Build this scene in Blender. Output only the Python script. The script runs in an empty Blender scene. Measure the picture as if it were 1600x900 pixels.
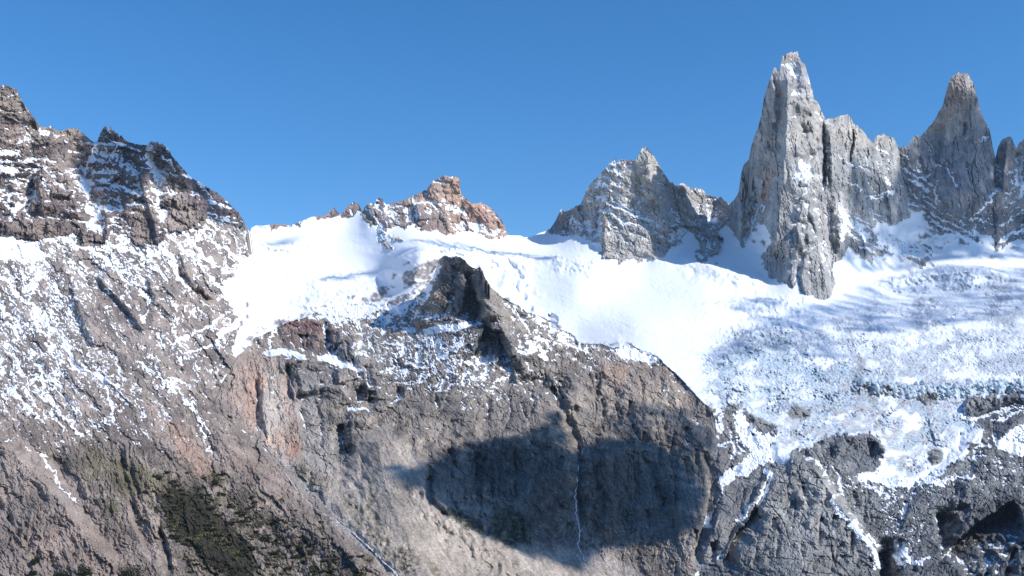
import bpy, bmesh, math, random, time
import numpy as np
from mathutils import Vector
T0 = time.time()
sc = bpy.context.scene
# ---------------------------------------------------------------- camera
PITCH = math.radians(8.3)
FOC = 1716.0                       # focal length in photo pixels (1600 wide)
cam_d = bpy.data.cameras.new("camera"); cam = bpy.data.objects.new("camera", cam_d)
sc.collection.objects.link(cam); sc.camera = cam
cam.location = (0, 0, 0); cam.rotation_euler = (math.pi/2 + PITCH, 0, 0)
cam_d.sensor_width = 36.0; cam_d.lens = 36.0 * FOC / 1600.0
cam_d.clip_start = 1.0; cam_d.clip_end = 200000.0
# ---------------------------------------------------------------- light
SUN_DIR = Vector((0.73, -0.30, 0.61)).normalized()
sun_el = math.asin(SUN_DIR.z); sun_az = math.atan2(SUN_DIR.x, SUN_DIR.y)
w = bpy.data.worlds.new("World"); sc.world = w; w.use_nodes = True
nt = w.node_tree; nt.nodes.clear()
o = nt.nodes.new("ShaderNodeOutputWorld"); bg = nt.nodes.new("ShaderNodeBackground")
sky = nt.nodes.new("ShaderNodeTexSky"); sky.sky_type = 'NISHITA'; sky.sun_disc = False
sky.sun_elevation = sun_el; sky.sun_rotation = sun_az
sky.altitude = 1200; sky.air_density = 1.0; sky.dust_density = 0.5; sky.ozone_density = 4.0
hs = nt.nodes.new("ShaderNodeHueSaturation"); hs.inputs["Saturation"].default_value = 1.27
nt.links.new(sky.outputs[0], hs.inputs["Color"]); nt.links.new(hs.outputs[0], bg.inputs[0]); bg.inputs[1].default_value = 0.15
nt.links.new(bg.outputs[0], o.inputs[0])
sl = bpy.data.lights.new("sun", 'SUN'); so = bpy.data.objects.new("sun", sl); sc.collection.objects.link(so)
sl.energy = 4.4; sl.angle = math.radians(0.5); sl.color = (1.0, 0.97, 0.93)
so.rotation_euler = SUN_DIR.to_track_quat('Z', 'Y').to_euler(); so.location = (3000, -1000, 3000)
sc.view_settings.view_transform = 'Standard'; sc.view_settings.look = 'None'
sc.view_settings.exposure = 0.17; sc.view_settings.gamma = 1.0
HAZE = 1.1e-5
sc.cycles.max_bounces = 4; sc.cycles.volume_bounces = 0; sc.cycles.diffuse_bounces = 2

# ---------------------------------------------------------------- projection helpers
CP, SP = math.cos(PITCH), math.sin(PITCH)
def ray(x, y):
    """photo pixel -> direction scaled so that its forward (world Y) component is 1"""
    cx = (np.asarray(x, dtype=np.float64) - 800.0) / FOC
    cy = (450.0 - np.asarray(y, dtype=np.float64)) / FOC
    fy = CP - cy * SP; fz = SP + cy * CP
    return cx / fy, fz / fy
def world(x, y, D):
    a, b = ray(x, y)
    return np.stack([a * D, np.asarray(D) * 1.0, b * D], axis=-1)

# ---------------------------------------------------------------- noise
_r = np.random.RandomState(7)
NP_ = 4096
PERM = _r.permutation(NP_)
ANG = _r.rand(NP_) * 2 * np.pi
GX, GY = np.cos(ANG).astype(np.float32), np.sin(ANG).astype(np.float32)
RV = _r.rand(NP_, 6).astype(np.float32)
def hsh(ix, iy, s):
    return PERM[(PERM[(ix + s * 131) & (NP_-1)] + iy) & (NP_-1)]
def perlin(x, y, s=0):
    x = x.astype(np.float32); y = y.astype(np.float32)
    ix = np.floor(x).astype(np.int64); iy = np.floor(y).astype(np.int64)
    fx = x - ix; fy = y - iy
    u = fx*fx*fx*(fx*(fx*6-15)+10); v = fy*fy*fy*(fy*(fy*6-15)+10)
    def g(dx, dy):
        h = hsh(ix+dx, iy+dy, s)
        return GX[h]*(fx-dx) + GY[h]*(fy-dy)
    a = g(0,0); b = g(1,0); c = g(0,1); d = g(1,1)
    return ((a+(b-a)*u) + ((c+(d-c)*u) - (a+(b-a)*u))*v) * 1.5
def fbm(x, y, oct=4, s=0, gain=0.5, lac=2.03):
    t = 0; a = 1.0; n = 0
    for k in range(oct):
        t = t + a * perlin(x, y, s + k*17); n += a
        a *= gain; x = x * lac + 3.7; y = y * lac + 1.3
    return t / n
def ridged(x, y, oct=4, s=0, gain=0.55, lac=2.07):
    t = 0; a = 1.0; n = 0
    for k in range(oct):
        t = t + a * (1 - 2*np.abs(perlin(x, y, s + k*17))); n += a
        a *= gain; x = x * lac + 5.1; y = y * lac + 2.3
    return t / n
def facets(x, y, s=0, tilt=1.0, step=0.6):
    """broken rock: every Voronoi cell is a flat facet with its own tilt and height; returns (height, border distance)"""
    ix = np.floor(x).astype(np.int64); iy = np.floor(y).astype(np.int64)
    f1 = np.full(x.shape, 9.0, np.float32); f2 = f1.copy(); hh = np.zeros(x.shape, np.float32)
    for dx in (-1, 0, 1):
        for dy in (-1, 0, 1):
            h = hsh(ix+dx, iy+dy, s)
            px = ix + dx + RV[h, 0]; py = iy + dy + RV[h, 1]
            ax = (x - px).astype(np.float32); ay = (y - py).astype(np.float32)
            d = ax*ax + ay*ay
            val = step*(RV[h, 2]-0.5) + tilt*((RV[h, 3]-0.5)*ax + (RV[h, 4]-0.5)*ay)
            m = d < f1
            f2 = np.where(m, f1, np.minimum(f2, d))
            hh = np.where(m, val, hh); f1 = np.where(m, d, f1)
    return hh, np.sqrt(f2) - np.sqrt(f1)
def rot(x, y, deg):
    c, s_ = math.cos(math.radians(deg)), math.sin(math.radians(deg))
    return x*c + y*s_, -x*s_ + y*c            # first axis runs along deg (down-right for positive)
def sstep(a, b, x):
    t = np.clip((x-a)/(b-a), 0, 1); return t*t*(3-2*t)

# ---------------------------------------------------------------- the raster every sheet is laid out on
S = 1.3
XS = np.arange(-60, 1662, S); YS = np.arange(40, 960, S)
X, Y = np.meshgrid(XS, YS); X = X.astype(np.float32); Y = Y.astype(np.float32)
H, W = X.shape
WX = fbm(X/26, Y/26, 4, 901)*10; WY = fbm(X/26, Y/26, 4, 951)*10
WX += fbm(X/6.5, Y/6.5, 2, 961)*4.5; WY += fbm(X/6.5, Y/6.5, 2, 971)*4.5        # domain warp for natural outlines
XW = X + WX; YW = Y + WY

def window(pts, pad):
    p = np.array(pts, float)
    j0 = max(0, int((p[:,0].min()-pad-XS[0])/S)); j1 = min(W, int((p[:,0].max()+pad-XS[0])/S)+2)
    i0 = max(0, int((p[:,1].min()-pad-YS[0])/S)); i1 = min(H, int((p[:,1].max()+pad-YS[0])/S)+2)
    return slice(i0, max(i1, i0)), slice(j0, max(j1, j0))
def seg_dist(pts, x, y):
    """distance to a polyline, its signed side (+ = right of travel direction on the picture) and position 0..1"""
    best = np.full(x.shape, 1e9, np.float32); side = np.zeros(x.shape, np.float32); tt = np.zeros(x.shape, np.float32)
    L = [0.0]
    for a, b in zip(pts[:-1], pts[1:]): L.append(L[-1] + math.hypot(b[0]-a[0], b[1]-a[1]))
    for k, (a, b) in enumerate(zip(pts[:-1], pts[1:])):
        dx, dy = b[0]-a[0], b[1]-a[1]; l2 = dx*dx+dy*dy
        if l2 == 0: continue
        t = np.clip(((x-a[0])*dx+(y-a[1])*dy)/l2, 0, 1)
        ex = x-(a[0]+t*dx); ey = y-(a[1]+t*dy); d = ex*ex+ey*ey
        m = d < best
        best = np.where(m, d, best)
        side = np.where(m, np.sign(dx*ey-dy*ex), side)
        tt = np.where(m, (L[k]+t*(L[k+1]-L[k]))/L[-1], tt)
    return np.sqrt(best), side, tt
def inside(pts, x, y):
    r = np.zeros(x.shape, bool); n = len(pts)
    for k in range(n):
        x0, y0 = pts[k]; x1, y1 = pts[(k+1) % n]
        if y0 == y1: continue
        c = ((y0 > y) != (y1 > y)) & (x < (x1-x0)*(y-y0)/(y1-y0)+x0)
        r ^= c
    return r
def polymask(pts, feather=4, warp=1.0):
    """0..1 mask of a polygon with a ragged natural edge"""
    m = np.zeros((H, W), np.float32)
    w_ = window(pts, feather*2+18); x = X[w_]+WX[w_]*warp; y = Y[w_]+WY[w_]*warp
    d, _, _ = seg_dist(list(pts)+[pts[0]], x, y)
    d = np.where(inside(pts, x, y), d, -d)
    m[w_] = np.clip(0.5 + 0.5*d/feather, 0, 1)
    return m
def stroke(F, pts, amp, wl, wr, p=1.0, warp=0.35, taper=0.15, ends=True):
    """add a ridge (amp>0) or gully (amp<0) along a polyline; wl / wr: widths left / right of the line as seen in the picture when it
    runs downwards"""
    pad = max(wl, wr)+12
    w_ = window(pts, pad); x = X[w_]+WX[w_]*warp; y = Y[w_]+WY[w_]*warp
    d, side, t = seg_dist(pts, x, y)
    wd = np.where(side > 0, wl, wr)
    v = np.clip(1-d/wd, 0, 1)**p
    if ends: v = v*np.clip(t/taper, 0, 1)*np.clip((1-t)/taper, 0, 1)
    F[w_] += amp*v
def strokemask(pts, width, feather=2, warp=0.5, w1=None, breakup=0.0):
    m = np.zeros((H, W), np.float32)
    w1 = width if w1 is None else w1
    w_ = window(pts, max(width, w1)+12); x = X[w_]+WX[w_]*warp; y = Y[w_]+WY[w_]*warp
    d, side, t = seg_dist(pts, x, y)
    wd = width+(w1-width)*t
    if breakup: wd = wd*(1+breakup*2*fbm(x/7, y/7, 2, 33))
    m[w_] = np.clip(0.5+(wd*0.5-d)/feather, 0, 1)
    return m
def put(F, m, v): F += (v-F)*m
def tps(cps, smooth=1e-6):
    """thin-plate surface through (x, y, value)"""
    c = np.array(cps, float); n = len(c); p = c[:, :2]/1000
    def U(r2): return np.where(r2 > 0, r2*np.log(np.maximum(r2, 1e-12)), 0)
    K = U(((p[:, None]-p[None])**2).sum(-1)) + np.eye(n)*smooth
    P = np.hstack([np.ones((n, 1)), p]); A = np.zeros((n+3, n+3)); A[:n, :n] = K; A[:n, n:] = P; A[n:, :n] = P.T
    wv = np.linalg.solve(A, np.concatenate([np.log(c[:, 2]), np.zeros(3)]))
    g = 12; xs = np.linspace(XS[0], XS[-1], W//g+2); ys = np.linspace(YS[0], YS[-1], H//g+2)
    gx, gy = np.meshgrid(xs/1000, ys/1000); r = wv[n]+wv[n+1]*gx+wv[n+2]*gy
    for k in range(n): r = r+wv[k]*U((gx-p[k, 0])**2+(gy-p[k, 1])**2)
    # bicubic-ish upsample (smooth linear twice)
    def up(a, n_new, axis):
        m_ = a.shape[axis]; q = np.linspace(0, m_-1, n_new); i = np.clip(np.floor(q).astype(int), 0, m_-2); f = q-i
        im = np.clip(i-1, 0, m_-1); ip = np.clip(i+2, 0, m_-1)
        sh = [1, 1]; sh[axis] = n_new; f = f.reshape(sh)
        a0, a1, a2, a3 = (np.take(a, k_, axis) for k_ in (im, i, i+1, ip))
        return a1+0.5*f*(a2-a0+f*(2*a0-5*a1+4*a2-a3+f*(3*(a1-a2)+a3-a0)))
    return np.exp(up(up(r, H, 0), W, 1)).astype(np.float32)

# ---------------------------------------------------------------- outlines (photo pixels; each gets its own distance below)
SKYLINE = [(-60,120),(-30,150),(-12,140),(0,135),(7,132),(20,137),(27,142),(32,153),(38,163),(50,180),(63,197),(75,200),(78,197),(90,205),(103,202),(117,199),
 (125,203),(137,215),(147,222),(152,220),(157,208),(160,203),(165,194),(169,207),(170,203),(173,197),(176,206),(178,202),(181,209),(183,207),(187,213),(189,209),(192,216),(200,222),(213,225),
 (232,227),(233,221),(236,219),(238,223),(240,220),(243,224),(245,221),(250,226),(253,223),(262,232),(270,245),(283,260),(293,272),(307,282),(320,290),(337,300),(353,313),(367,327),
 (377,338),(383,350),(389,362),(393,356),(400,352),(410,353),(423,351),(443,350),(453,353),(467,347),(487,339),(505,337),(512,335),(515,326),(519,329),(522,324),(528,332),
 (533,335),(538,330),(543,322),(552,316),(560,318),(565,328),(567,331),(570,323),(577,317),(587,318),(588,311),(592,308),(597,312),(603,319),(617,317),(633,312),(647,305),
 (660,299),(667,298),(670,291),(673,286),(683,279),(695,274),(705,277),(713,275),(718,278),(720,300),(722,305),(727,310),(737,317),(745,319),(750,316),(763,322),
 (768,326),(773,332),(783,343),(790,355),(793,367),(800,368),(813,368),(820,371),(832,369),(843,364),(852,361),(860,357),(867,347),(873,335),(877,327),(881,330),(887,330),(900,322),(907,319),
 (910,313),(914,303),(917,295),(922,287),(930,280),(937,273),(943,266),(948,261),(953,253),(958,253),(962,247),(967,251),(973,250),(980,251),(987,250),(993,251),(998,243),(1003,233),
 (1008,228),(1013,233),(1017,238),(1022,245),(1027,253),(1032,261),(1037,270),(1043,279),(1048,287),(1050,284),(1055,291),(1061,288),(1067,286),(1073,290),(1080,295),(1088,294),(1097,295),
 (1101,299),(1103,305),(1112,306),(1120,308),(1127,308),(1130,312),(1140,318),(1146,313),(1150,308),(1155,298),(1157,280),(1160,262),(1165,254),(1170,250),(1173,233),(1178,215),(1184,200),(1190,178),
 (1194,152),(1199,135),(1205,120),(1208,108),(1212,104),(1215,110),(1218,112),(1221,97),(1222,89),(1229,85),(1236,81),(1240,83),(1246,79),(1249,86),(1251,96),(1257,98),(1260,107),(1263,120),
 (1268,135),(1272,156),(1276,158),(1281,166),(1286,178),(1290,187),(1298,185),(1307,183),(1316,180),(1325,178),(1330,184),(1333,192),(1340,197),(1349,205),(1357,216),(1365,224),(1368,215),(1372,210),(1377,212),
 (1381,209),(1388,214),(1397,215),(1400,222),(1403,230),(1412,229),(1419,229),(1424,218),(1430,212),(1434,211),(1439,212),(1448,202),(1458,191),(1465,178),(1472,166),(1476,155),(1480,140),(1483,128),
 (1488,120),(1493,116),(1499,113),(1503,116),(1507,113),(1513,116),(1518,124),(1522,132),(1527,150),(1530,166),(1535,181),(1541,192),(1547,205),(1551,228),(1556,248),(1559,246),(1561,226),(1566,218),(1574,213),
 (1580,214),(1584,223),(1588,234),(1593,222),(1600,217),(1615,212),(1640,240),(1662,235)]
CREST = [(330,640),(352,590),(370,560),(380,550),(400,527),(420,519),(440,508),(463,500),(480,494),(500,485),(533,476),(577,473),(590,477),(605,474),(618,478),(632,472),(645,469),(655,460),(662,455),(668,446),(675,438),(678,428),(683,418),(686,409),(689,406),
 (691,402),(695,400),(705,403),(713,401),(720,403),(727,408),(732,414),(738,419),(744,420),(750,418),(754,425),(757,434),(761,440),(767,450),(775,457),(783,464),(791,469),(800,474),(810,478),(823,489),(843,494),
 (860,503),(877,517),(890,521),(897,526),(903,537),(920,539),(940,538),(957,545),(972,543),(987,540),(1005,550),(1030,559),(1037,569),(1053,582),(1067,596),(1083,613),(1094,626),(1104,634),(1113,640),
 (1117,660),(1119,700),(1118,740),(1108,790),(1094,840),(1086,880),(1084,960)]
BPOLY = CREST + [(660,960),(617,900),(590,868),(560,842),(520,805),(485,770),(455,740),(430,715),(405,690),(380,672),(350,650)]

# ---------------------------------------------------------------- sheet A: everything but the central buttress
A_CP = [(-60,130,2950),(0,130,3000),(60,200,3100),(0,380,2720),(-60,380,2650),(100,380,2850),(200,380,3000),(200,225,3350),(110,200,3350),(250,225,3400),(310,290,3500),(300,370,3200),(389,363,3900),
 (0,600,2000),(-60,600,1950),(0,500,2330),(200,500,2500),(200,600,2100),(350,600,2350),(330,480,2950),(0,690,1720),(0,800,1520),(-60,960,1250),(0,900,1330),(200,750,1700),(250,900,1430),(400,900,1500),(120,900,1380),
 (600,900,1500),(620,960,1420),(400,700,2000),(300,700,1850),(500,800,1750),(380,555,2700),(400,450,3500),(400,370,4150),(450,500,3250),(500,480,3400),(560,345,4500),(480,345,4450),(600,450,3750),(640,472,3360),(645,440,3500),(662,408,3640),(600,475,3450),(700,372,4350),(600,400,4050),
 (800,370,4800),(860,365,4900),(800,450,3950),(700,450,3800),(900,450,3800),(940,400,4400),(1000,405,4450),(1000,500,3350),(900,520,3350),(1100,600,2700),(1100,450,3900),(1060,400,4500),
 (1200,440,4150),(1290,465,3950),(1200,520,3350),(1400,420,4700),(1600,400,4950),(1400,500,3750),(1600,500,3800),(1660,500,3800),(1400,600,2950),(1600,595,3050),(1600,620,2900),(1300,700,2350),(1500,700,2500),(1600,700,2500),(1660,700,2550),(1200,650,2550),
 (1150,750,2120),(1250,900,1650),(1100,900,1780),(1400,900,1700),(1600,900,1650),(1650,960,1550),(1100,960,1650),(1250,740,2120),(1130,640,2500),(1119,700,2280),(1117,740,2150),(1084,900,1780),
 (1235,82,4480),(1235,250,4330),(1245,390,4120),(1168,255,4650),(1150,330,4750),(1320,180,4620),(1380,215,4850),(1330,380,4480),(1200,420,4220),(1500,115,5200),(1500,300,5020),(1500,380,4880),(1425,218,5250),(1600,220,5350),(1662,240,5350),
 (1410,330,4950),(1008,230,4700),(960,255,4700),(870,350,4950),(1000,390,4430),(920,300,4780),(1130,312,5050),(1085,405,4520),(1060,300,4800),(700,280,4750),(690,362,4430),(790,360,4800),(600,320,4650),(575,345,4430),
 (1180,380,4500),(700,560,2950),(800,640,2500),(900,700,2250),(700,750,2000),(900,880,1800)]
DA = tps(A_CP)
B_INT = [(700,403,3080),(697,408,3130),(692,440,3060),(680,450,3090),(668,462,3160),(745,422,2960),(735,500,2800),(760,530,2680),(820,490,3020),(860,510,3050),(900,540,2980),(960,550,2950),(1000,560,2900),(1060,600,2720),(680,500,2900),
 (600,530,2900),(600,600,2520),(530,600,2480),(700,600,2460),(800,600,2520),(900,610,2560),(900,700,2230),(850,670,2240),(800,720,2120),(900,720,2130),(900,860,1900),(750,720,2120),(1000,750,2150),(1000,880,1880),(1050,700,2300),(1000,650,2450),
 (590,680,2130),(600,800,1780),(700,900,1580),(800,940,1560),(850,900,1760),(660,750,1900),(740,820,1800),(450,560,2680),(400,600,2420),(440,700,2060),(480,640,2330),(530,740,1980),(700,680,2220),(520,520,3000),(640,960,1400),(780,480,2980)]
def at(F, x, y): return float(F[int(round((y-YS[0])/S)), int(round((x-XS[0])/S))])
edge = [(330,640),(360,566),(400,527),(440,508),(500,485),(577,473),(605,474),(632,472),(1113,640),(1119,700),(1118,740),(1108,790),(1094,840),(1085,900),(1084,958),(617,900),(560,842),(485,770),(430,715),(380,672)]
DB = tps(B_INT+[(x, y, at(DA, x, y)) for x, y in edge])

def blend_to_A():
    global DB
    l_ = [(330,640),(360,566),(380,552),(400,527),(440,508),(463,500),(500,485),(577,473),(605,474),(632,472)]
    b_ = [(330,640),(350,650),(380,672),(405,690),(430,715),(455,740),(485,770),(520,805),(560,842),(590,868),(617,900),(660,970)]
    r_ = [(1113,640),(1117,660),(1119,700),(1118,740),(1108,790),(1094,840),(1086,880),(1084,960)]
    d = np.minimum.reduce([seg_dist(q_, X, Y)[0] for q_ in (l_, b_, r_)])
    DB = DA+(DB-DA)*sstep(0, 45, d)-1.0
blend_to_A()
# ---------------------------------------------------------------- regions
crest_x = np.array([p[0] for p in CREST[:-2]], float); crest_y = np.array([p[1] for p in CREST[:-2]], float)
inB = inside(BPOLY, X, Y)
sky_y = np.interp(XS, [p[0] for p in SKYLINE], [p[1] for p in SKYLINE])
sky_y = sky_y + 1.6*perlin(XS/5.0, XS*0+3.3, 5)*np.where((XS > 790) & (XS < 862) | (XS > 393) & (XS < 505), 0.1, 1.0)
def hard(pts, warp=1.0): return polymask(pts, 0.8, warp) > 0.5
LEFT_EDGE = [(-70,30),(389,30),(389,363),(394,375),(398,388),(388,398),(378,400),(372,415),(362,430),(352,440),(344,452),(350,462),(358,478),(364,490),(374,500),(372,512),(370,525),(364,538),(360,548),(366,556),(372,560),(352,590),(345,600)]
CLIFF_FOOT = [(-70,366),(0,366),(28,370),(52,378),(72,372),(88,366),(120,372),(128,384),(160,386),(168,372),(172,360),(196,366),(212,380),(250,388),(256,372),(262,358),(285,362),(305,356),(314,360),(322,346),(340,343),(360,350),(378,358),(389,366)]
P_PEAK_L = [(-70,20),(400,20),(389,363)] + CLIFF_FOOT[::-1]
P_SIDE = LEFT_EDGE + [(380,672),(430,715),(485,770),(560,842),(590,868),(617,900),(660,970),(-70,970)]
P_BUTTE = [(566,250),(800,250),(795,367),(783,369),(760,368),(745,363),(728,361),(718,364),(708,369),(697,366),(690,361),(681,360),(674,364),(660,362),(649,357),(646,350),(634,355),(618,354),(600,352),(610,368),(622,372),(628,374),(614,378),(612,388),(602,388),(592,376),(588,360),(584,352),(573,351),(566,340)]
P_MID = [(852,361),(860,340),(860,200),(1145,200),(1143,318),(1140,340),(1136,352),(1124,360),(1132,372),(1126,388),(1112,402),(1094,412),(1088,402),(1092,385),(1080,368),(1074,360),(1062,378),(1052,388),(1038,398),(1030,403),(1012,402),(1002,408),(985,405),(968,410),(950,402),(938,396),(938,384),(926,377),(915,370),(900,366),(886,369),(870,367),(860,363)]
P_SP1 = [(1141,318),(1141,60),(1404,60),(1404,240),(1412,270),(1422,300),(1420,330),(1419,341),(1406,350),(1392,356),(1372,352),(1362,360),(1378,372),(1400,376),(1430,380),(1456,386),(1458,398),(1448,412),(1440,418),(1430,408),(1400,398),(1372,396),(1362,413),(1352,408),(1340,394),(1330,380),(1322,392),(1318,402),(1303,408),(1303,440),(1299,461),(1280,467),(1262,464),(1251,457),(1246,442),(1245,428),(1238,446),(1228,448),(1215,438),(1203,431),(1195,419),(1192,404),(1200,385),(1203,366),(1198,346),(1182,354),(1172,366),(1164,382),(1157,386),(1152,374),(1143,362),(1138,352)]
P_SP2 = [(1404,240),(1404,60),(1700,60),(1700,380),(1640,382),(1600,372),(1585,376),(1560,392),(1553,388),(1549,372),(1532,366),(1527,384),(1520,370),(1500,368),(1478,366),(1462,362),(1448,350),(1440,332),(1422,326),(1415,300)]
P_RIDGE = [(393,345),(393,300),(505,300),(566,300),(566,330),(556,338),(545,342),(537,340),(530,340),(512,339),(500,342),(487,342),(467,352),(453,355),(440,353),(420,355),(393,355)]
P_BED = [(1119,700),(1117,655),(1122,640),(1140,636),(1160,642),(1180,650),(1206,668),(1208,690),(1200,705),(1214,722),(1226,712),(1250,702),(1272,690),(1300,684),(1340,680),(1368,680),(1384,698),(1386,714),(1376,726),(1352,738),(1340,752),(1352,756),(1380,760),(1412,768),(1440,755),(1470,738),(1496,722),(1504,715),(1520,695),(1536,680),(1536,664),(1528,656),(1512,650),(1508,636),(1514,626),(1530,621),(1556,618),(1600,616),(1700,610),(1700,970),(1080,970),(1086,880),(1094,840),(1108,790)]
m_left = hard(P_SIDE); m_pl = hard(P_PEAK_L); m_bt = hard(P_BUTTE); m_mid = hard(P_MID); m_s1 = hard(P_SP1); m_s2 = hard(P_SP2)
m_rd = hard(P_RIDGE); m_bed = hard(P_BED, 2.2)
ID = np.zeros((H, W), np.int8)                 # 0 glacier
ID[m_rd] = 7; ID[m_bt] = 3; ID[m_mid] = 4; ID[m_s2] = 6; ID[m_s1] = 5; ID[m_bed] = 8; ID[m_left] = 2; ID[m_pl] = 1
P_SCREE = [(588,668),(604,664),(640,700),(660,735),(690,790),(740,830),(800,850),(905,862),(1000,890),(1080,960),(640,970),(617,900),(590,868),(548,828),(510,795),(520,760),(548,712)]
IDB = np.full((H, W), 9, np.int8); IDB[hard(P_SCREE)] = 10
P_RED = [(372,560),(400,553),(436,560),(455,585),(470,610),(462,650),(470,690),(466,716),(440,724),(415,700),(398,680),(380,660),(350,640),(345,615)]
IDB[hard(P_RED)] = 11
allid = np.where(inB, IDB, ID)

# ---------------------------------------------------------------- relief (metres towards the camera) and paint fields
R = np.zeros((H, W), np.float32)
SB = np.full((H, W), -1.2, np.float32)          # snow cover tendency
COL = np.zeros((H, W, 3), np.float32)
DM = np.where(inB, DB, DA)
gy, gx = np.gradient(DM, S); graz = np.hypot(gx, gy)/(DM/FOC)        # 0 = facing the camera
graz = np.clip(graz, 0, 5)
SCALE = (DM/FOC)*(0.55+0.45*graz)                     # metres per pixel of relief needed for the same visible roughness

def rock(mask, ang, asp, amp, sizes, seed, warp=1.0):
    """chiselled rock inside a mask: facets whose long axis runs along ang"""
    ii, jj = np.where(mask > 0)
    if len(ii) == 0: return
    w_ = (slice(ii.min(), ii.max()+1), slice(jj.min(), jj.max()+1))
    x, y = rot(X[w_]+warp*WX[w_]*0.8, Y[w_]+warp*WY[w_]*0.8, ang)
    t = np.zeros(x.shape, np.float32)
    for k, c in enumerate(sizes):
        jx = fbm(x/(c*1.7*asp), y/(c*1.7), 2, seed+k*5+60)*0.5
        hgt, e = facets(x/(c*asp)+jx, y/c+jx, seed+k*7, 1.5, 0.55 if c > 16 else 0.85)
        t += (c**0.8)*1.35*amp*(0.60*hgt - 0.07*np.clip(1-e*6, 0, 1)*(c < 20))
    R[w_] += t*mask[w_]*SCALE[w_]
def rough(mask, ang, lx, ly, amp, oct, seed, kind=ridged):
    ii, jj = np.where(mask > 0)
    if len(ii) == 0: return
    w_ = (slice(ii.min(), ii.max()+1), slice(jj.min(), jj.max()+1))
    x, y = rot(X[w_]+WX[w_]*0.6, Y[w_]+WY[w_]*0.6, ang)
    R[w_] += kind(x/lx, y/ly, oct, seed)*amp*mask[w_]*SCALE[w_]
def colour(mask, a, b, scale, seed, ang=0, asp=1.0, lo=-0.25, hi=0.25):
    ii, jj = np.where(mask > 0)
    if len(ii) == 0: return
    w_ = (slice(ii.min(), ii.max()+1), slice(jj.min(), jj.max()+1))
    x, y = rot(X[w_]+WX[w_]*0.6, Y[w_]+WY[w_]*0.6, ang)
    t = sstep(lo, hi, fbm(x/(scale*asp), y/scale, 5, seed, 0.75))[..., None]
    c = np.array(a, np.float32)*(1-t)+np.array(b, np.float32)*t
    COL[w_] += (c-COL[w_])*mask[w_][..., None]
fl = lambda m: m.astype(np.float32)
def blur(a, n):
    for ax in (0, 1):
        c = np.cumsum(np.concatenate([np.repeat(np.take(a, [0], ax), n+1, ax), a, np.repeat(np.take(a, [-1], ax), n, ax)], ax), ax, dtype=np.float64)
        L = a.shape[ax]; a = ((np.take(c, range(2*n+1, 2*n+1+L), ax)-np.take(c, range(0, L), ax))/(2*n+1)).astype(np.float32)
    return a

# --- base colours
COL[:] = (0.30, 0.27, 0.24)
A0 = ~inB
m1 = fl((allid == 1)); m2 = fl(allid == 2); m3 = fl(allid == 3); m4 = fl(allid == 4); m5 = fl(allid == 5); m6 = fl(allid == 6)
m7 = fl(allid == 7); m8 = fl(allid == 8); m9 = fl(allid == 9); m10 = fl(allid == 10); m11 = fl(allid == 11); m0 = fl(allid == 0)
_q = {k_: blur(blur(fl(allid == k_), 4), 4)*(1-m0) for k_ in (2, 8, 9, 10, 11)}; _t = sum(_q.values())+1e-6
_soft = fl(np.isin(allid, (2, 8, 9, 10, 11)))
m2, m8, m9, m10, m11 = [_q[k_]/_t*_soft for k_ in (2, 8, 9, 10, 11)]
colour(m1, (0.13,0.105,0.10), (0.30,0.24,0.205), 30, 11, 5, 2.5)
colour(m2, (0.19,0.16,0.145), (0.35,0.29,0.25), 22, 12, 50, 3)
colour(m3, (0.36,0.25,0.195), (0.44,0.33,0.27), 14, 13)
colour(m4, (0.36,0.335,0.305), (0.47,0.445,0.415), 16, 14, 80, 2)
colour(m5, (0.32,0.315,0.31), (0.49,0.47,0.44), 18, 15, 85, 4)
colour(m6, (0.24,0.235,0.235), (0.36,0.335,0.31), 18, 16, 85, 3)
colour(m7, (0.22,0.17,0.15), (0.40,0.30,0.25), 8, 17)
colour(m8, (0.13,0.135,0.14), (0.30,0.295,0.285), 20, 18, 20, 2)
colour(m9, (0.16,0.14,0.125), (0.37,0.315,0.265), 12, 19, 30, 1.8)
colour(m10, (0.26,0.23,0.205), (0.40,0.345,0.30), 8, 20, 60, 2.5)
colour(m11, (0.33,0.27,0.235), (0.46,0.34,0.27), 14, 21, 70, 3)
colour(m0, (0.80,0.86,0.93), (0.84,0.88,0.94), 30, 22)
SB[allid == 0] = 1.6

# ================================================================ painted and modelled features, region by region
MPX = DM/FOC
def rg(pts, amp, wl, wr, p=1.0, warp=0.35, taper=0.12, ends=True):
    """ridge (amp > 0) or gully (amp < 0), amp in picture-pixel widths of depth; wl = left side of a line drawn downwards"""
    pad = max(wl, wr)+12
    w_ = window(pts, pad); x = X[w_]+WX[w_]*warp; y = Y[w_]+WY[w_]*warp
    d, side, t = seg_dist(pts, x, y)
    wd = np.where(side > 0, wl, wr)*(1+0.5*fbm(x/18, y/18, 2, 71))
    v = np.clip(1-d/np.maximum(wd, 1), 0, 1)**p
    if ends: v = v*np.clip(t/taper, 0, 1)*np.clip((1-t)/taper, 0, 1)
    R[w_] += 1.45*amp*v*np.maximum(MPX, SCALE)[w_]
def wall(pts, w, k=1.25):
    """a recessed cliff face turned away to the left; pts = its left boundary drawn downwards, w = its width"""
    rg(pts, -k*w/1.45, 2.5, w, 1.0, 0.5, 0.1)
def blob(x0, y0, rx, ry, ang=0, warp=1.2, soft=0.5):
    m = np.zeros((H, W), np.float32); r = max(rx, ry)
    w_ = window([(x0, y0)], r*1.6+15)
    x, y = rot(X[w_]+WX[w_]*warp-x0, Y[w_]+WY[w_]*warp-y0, ang)
    m[w_] = sstep(1+soft, 1-soft, np.sqrt((x/rx)**2+(y/ry)**2)); return m
def snowy(items, mask=None):
    for it in items:
        x0, y0, rx, ry, ang, v = it
        m = blob(x0, y0, rx, ry, ang)
        if mask is not None: m = m*mask
        put(SB, m, v)
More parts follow.
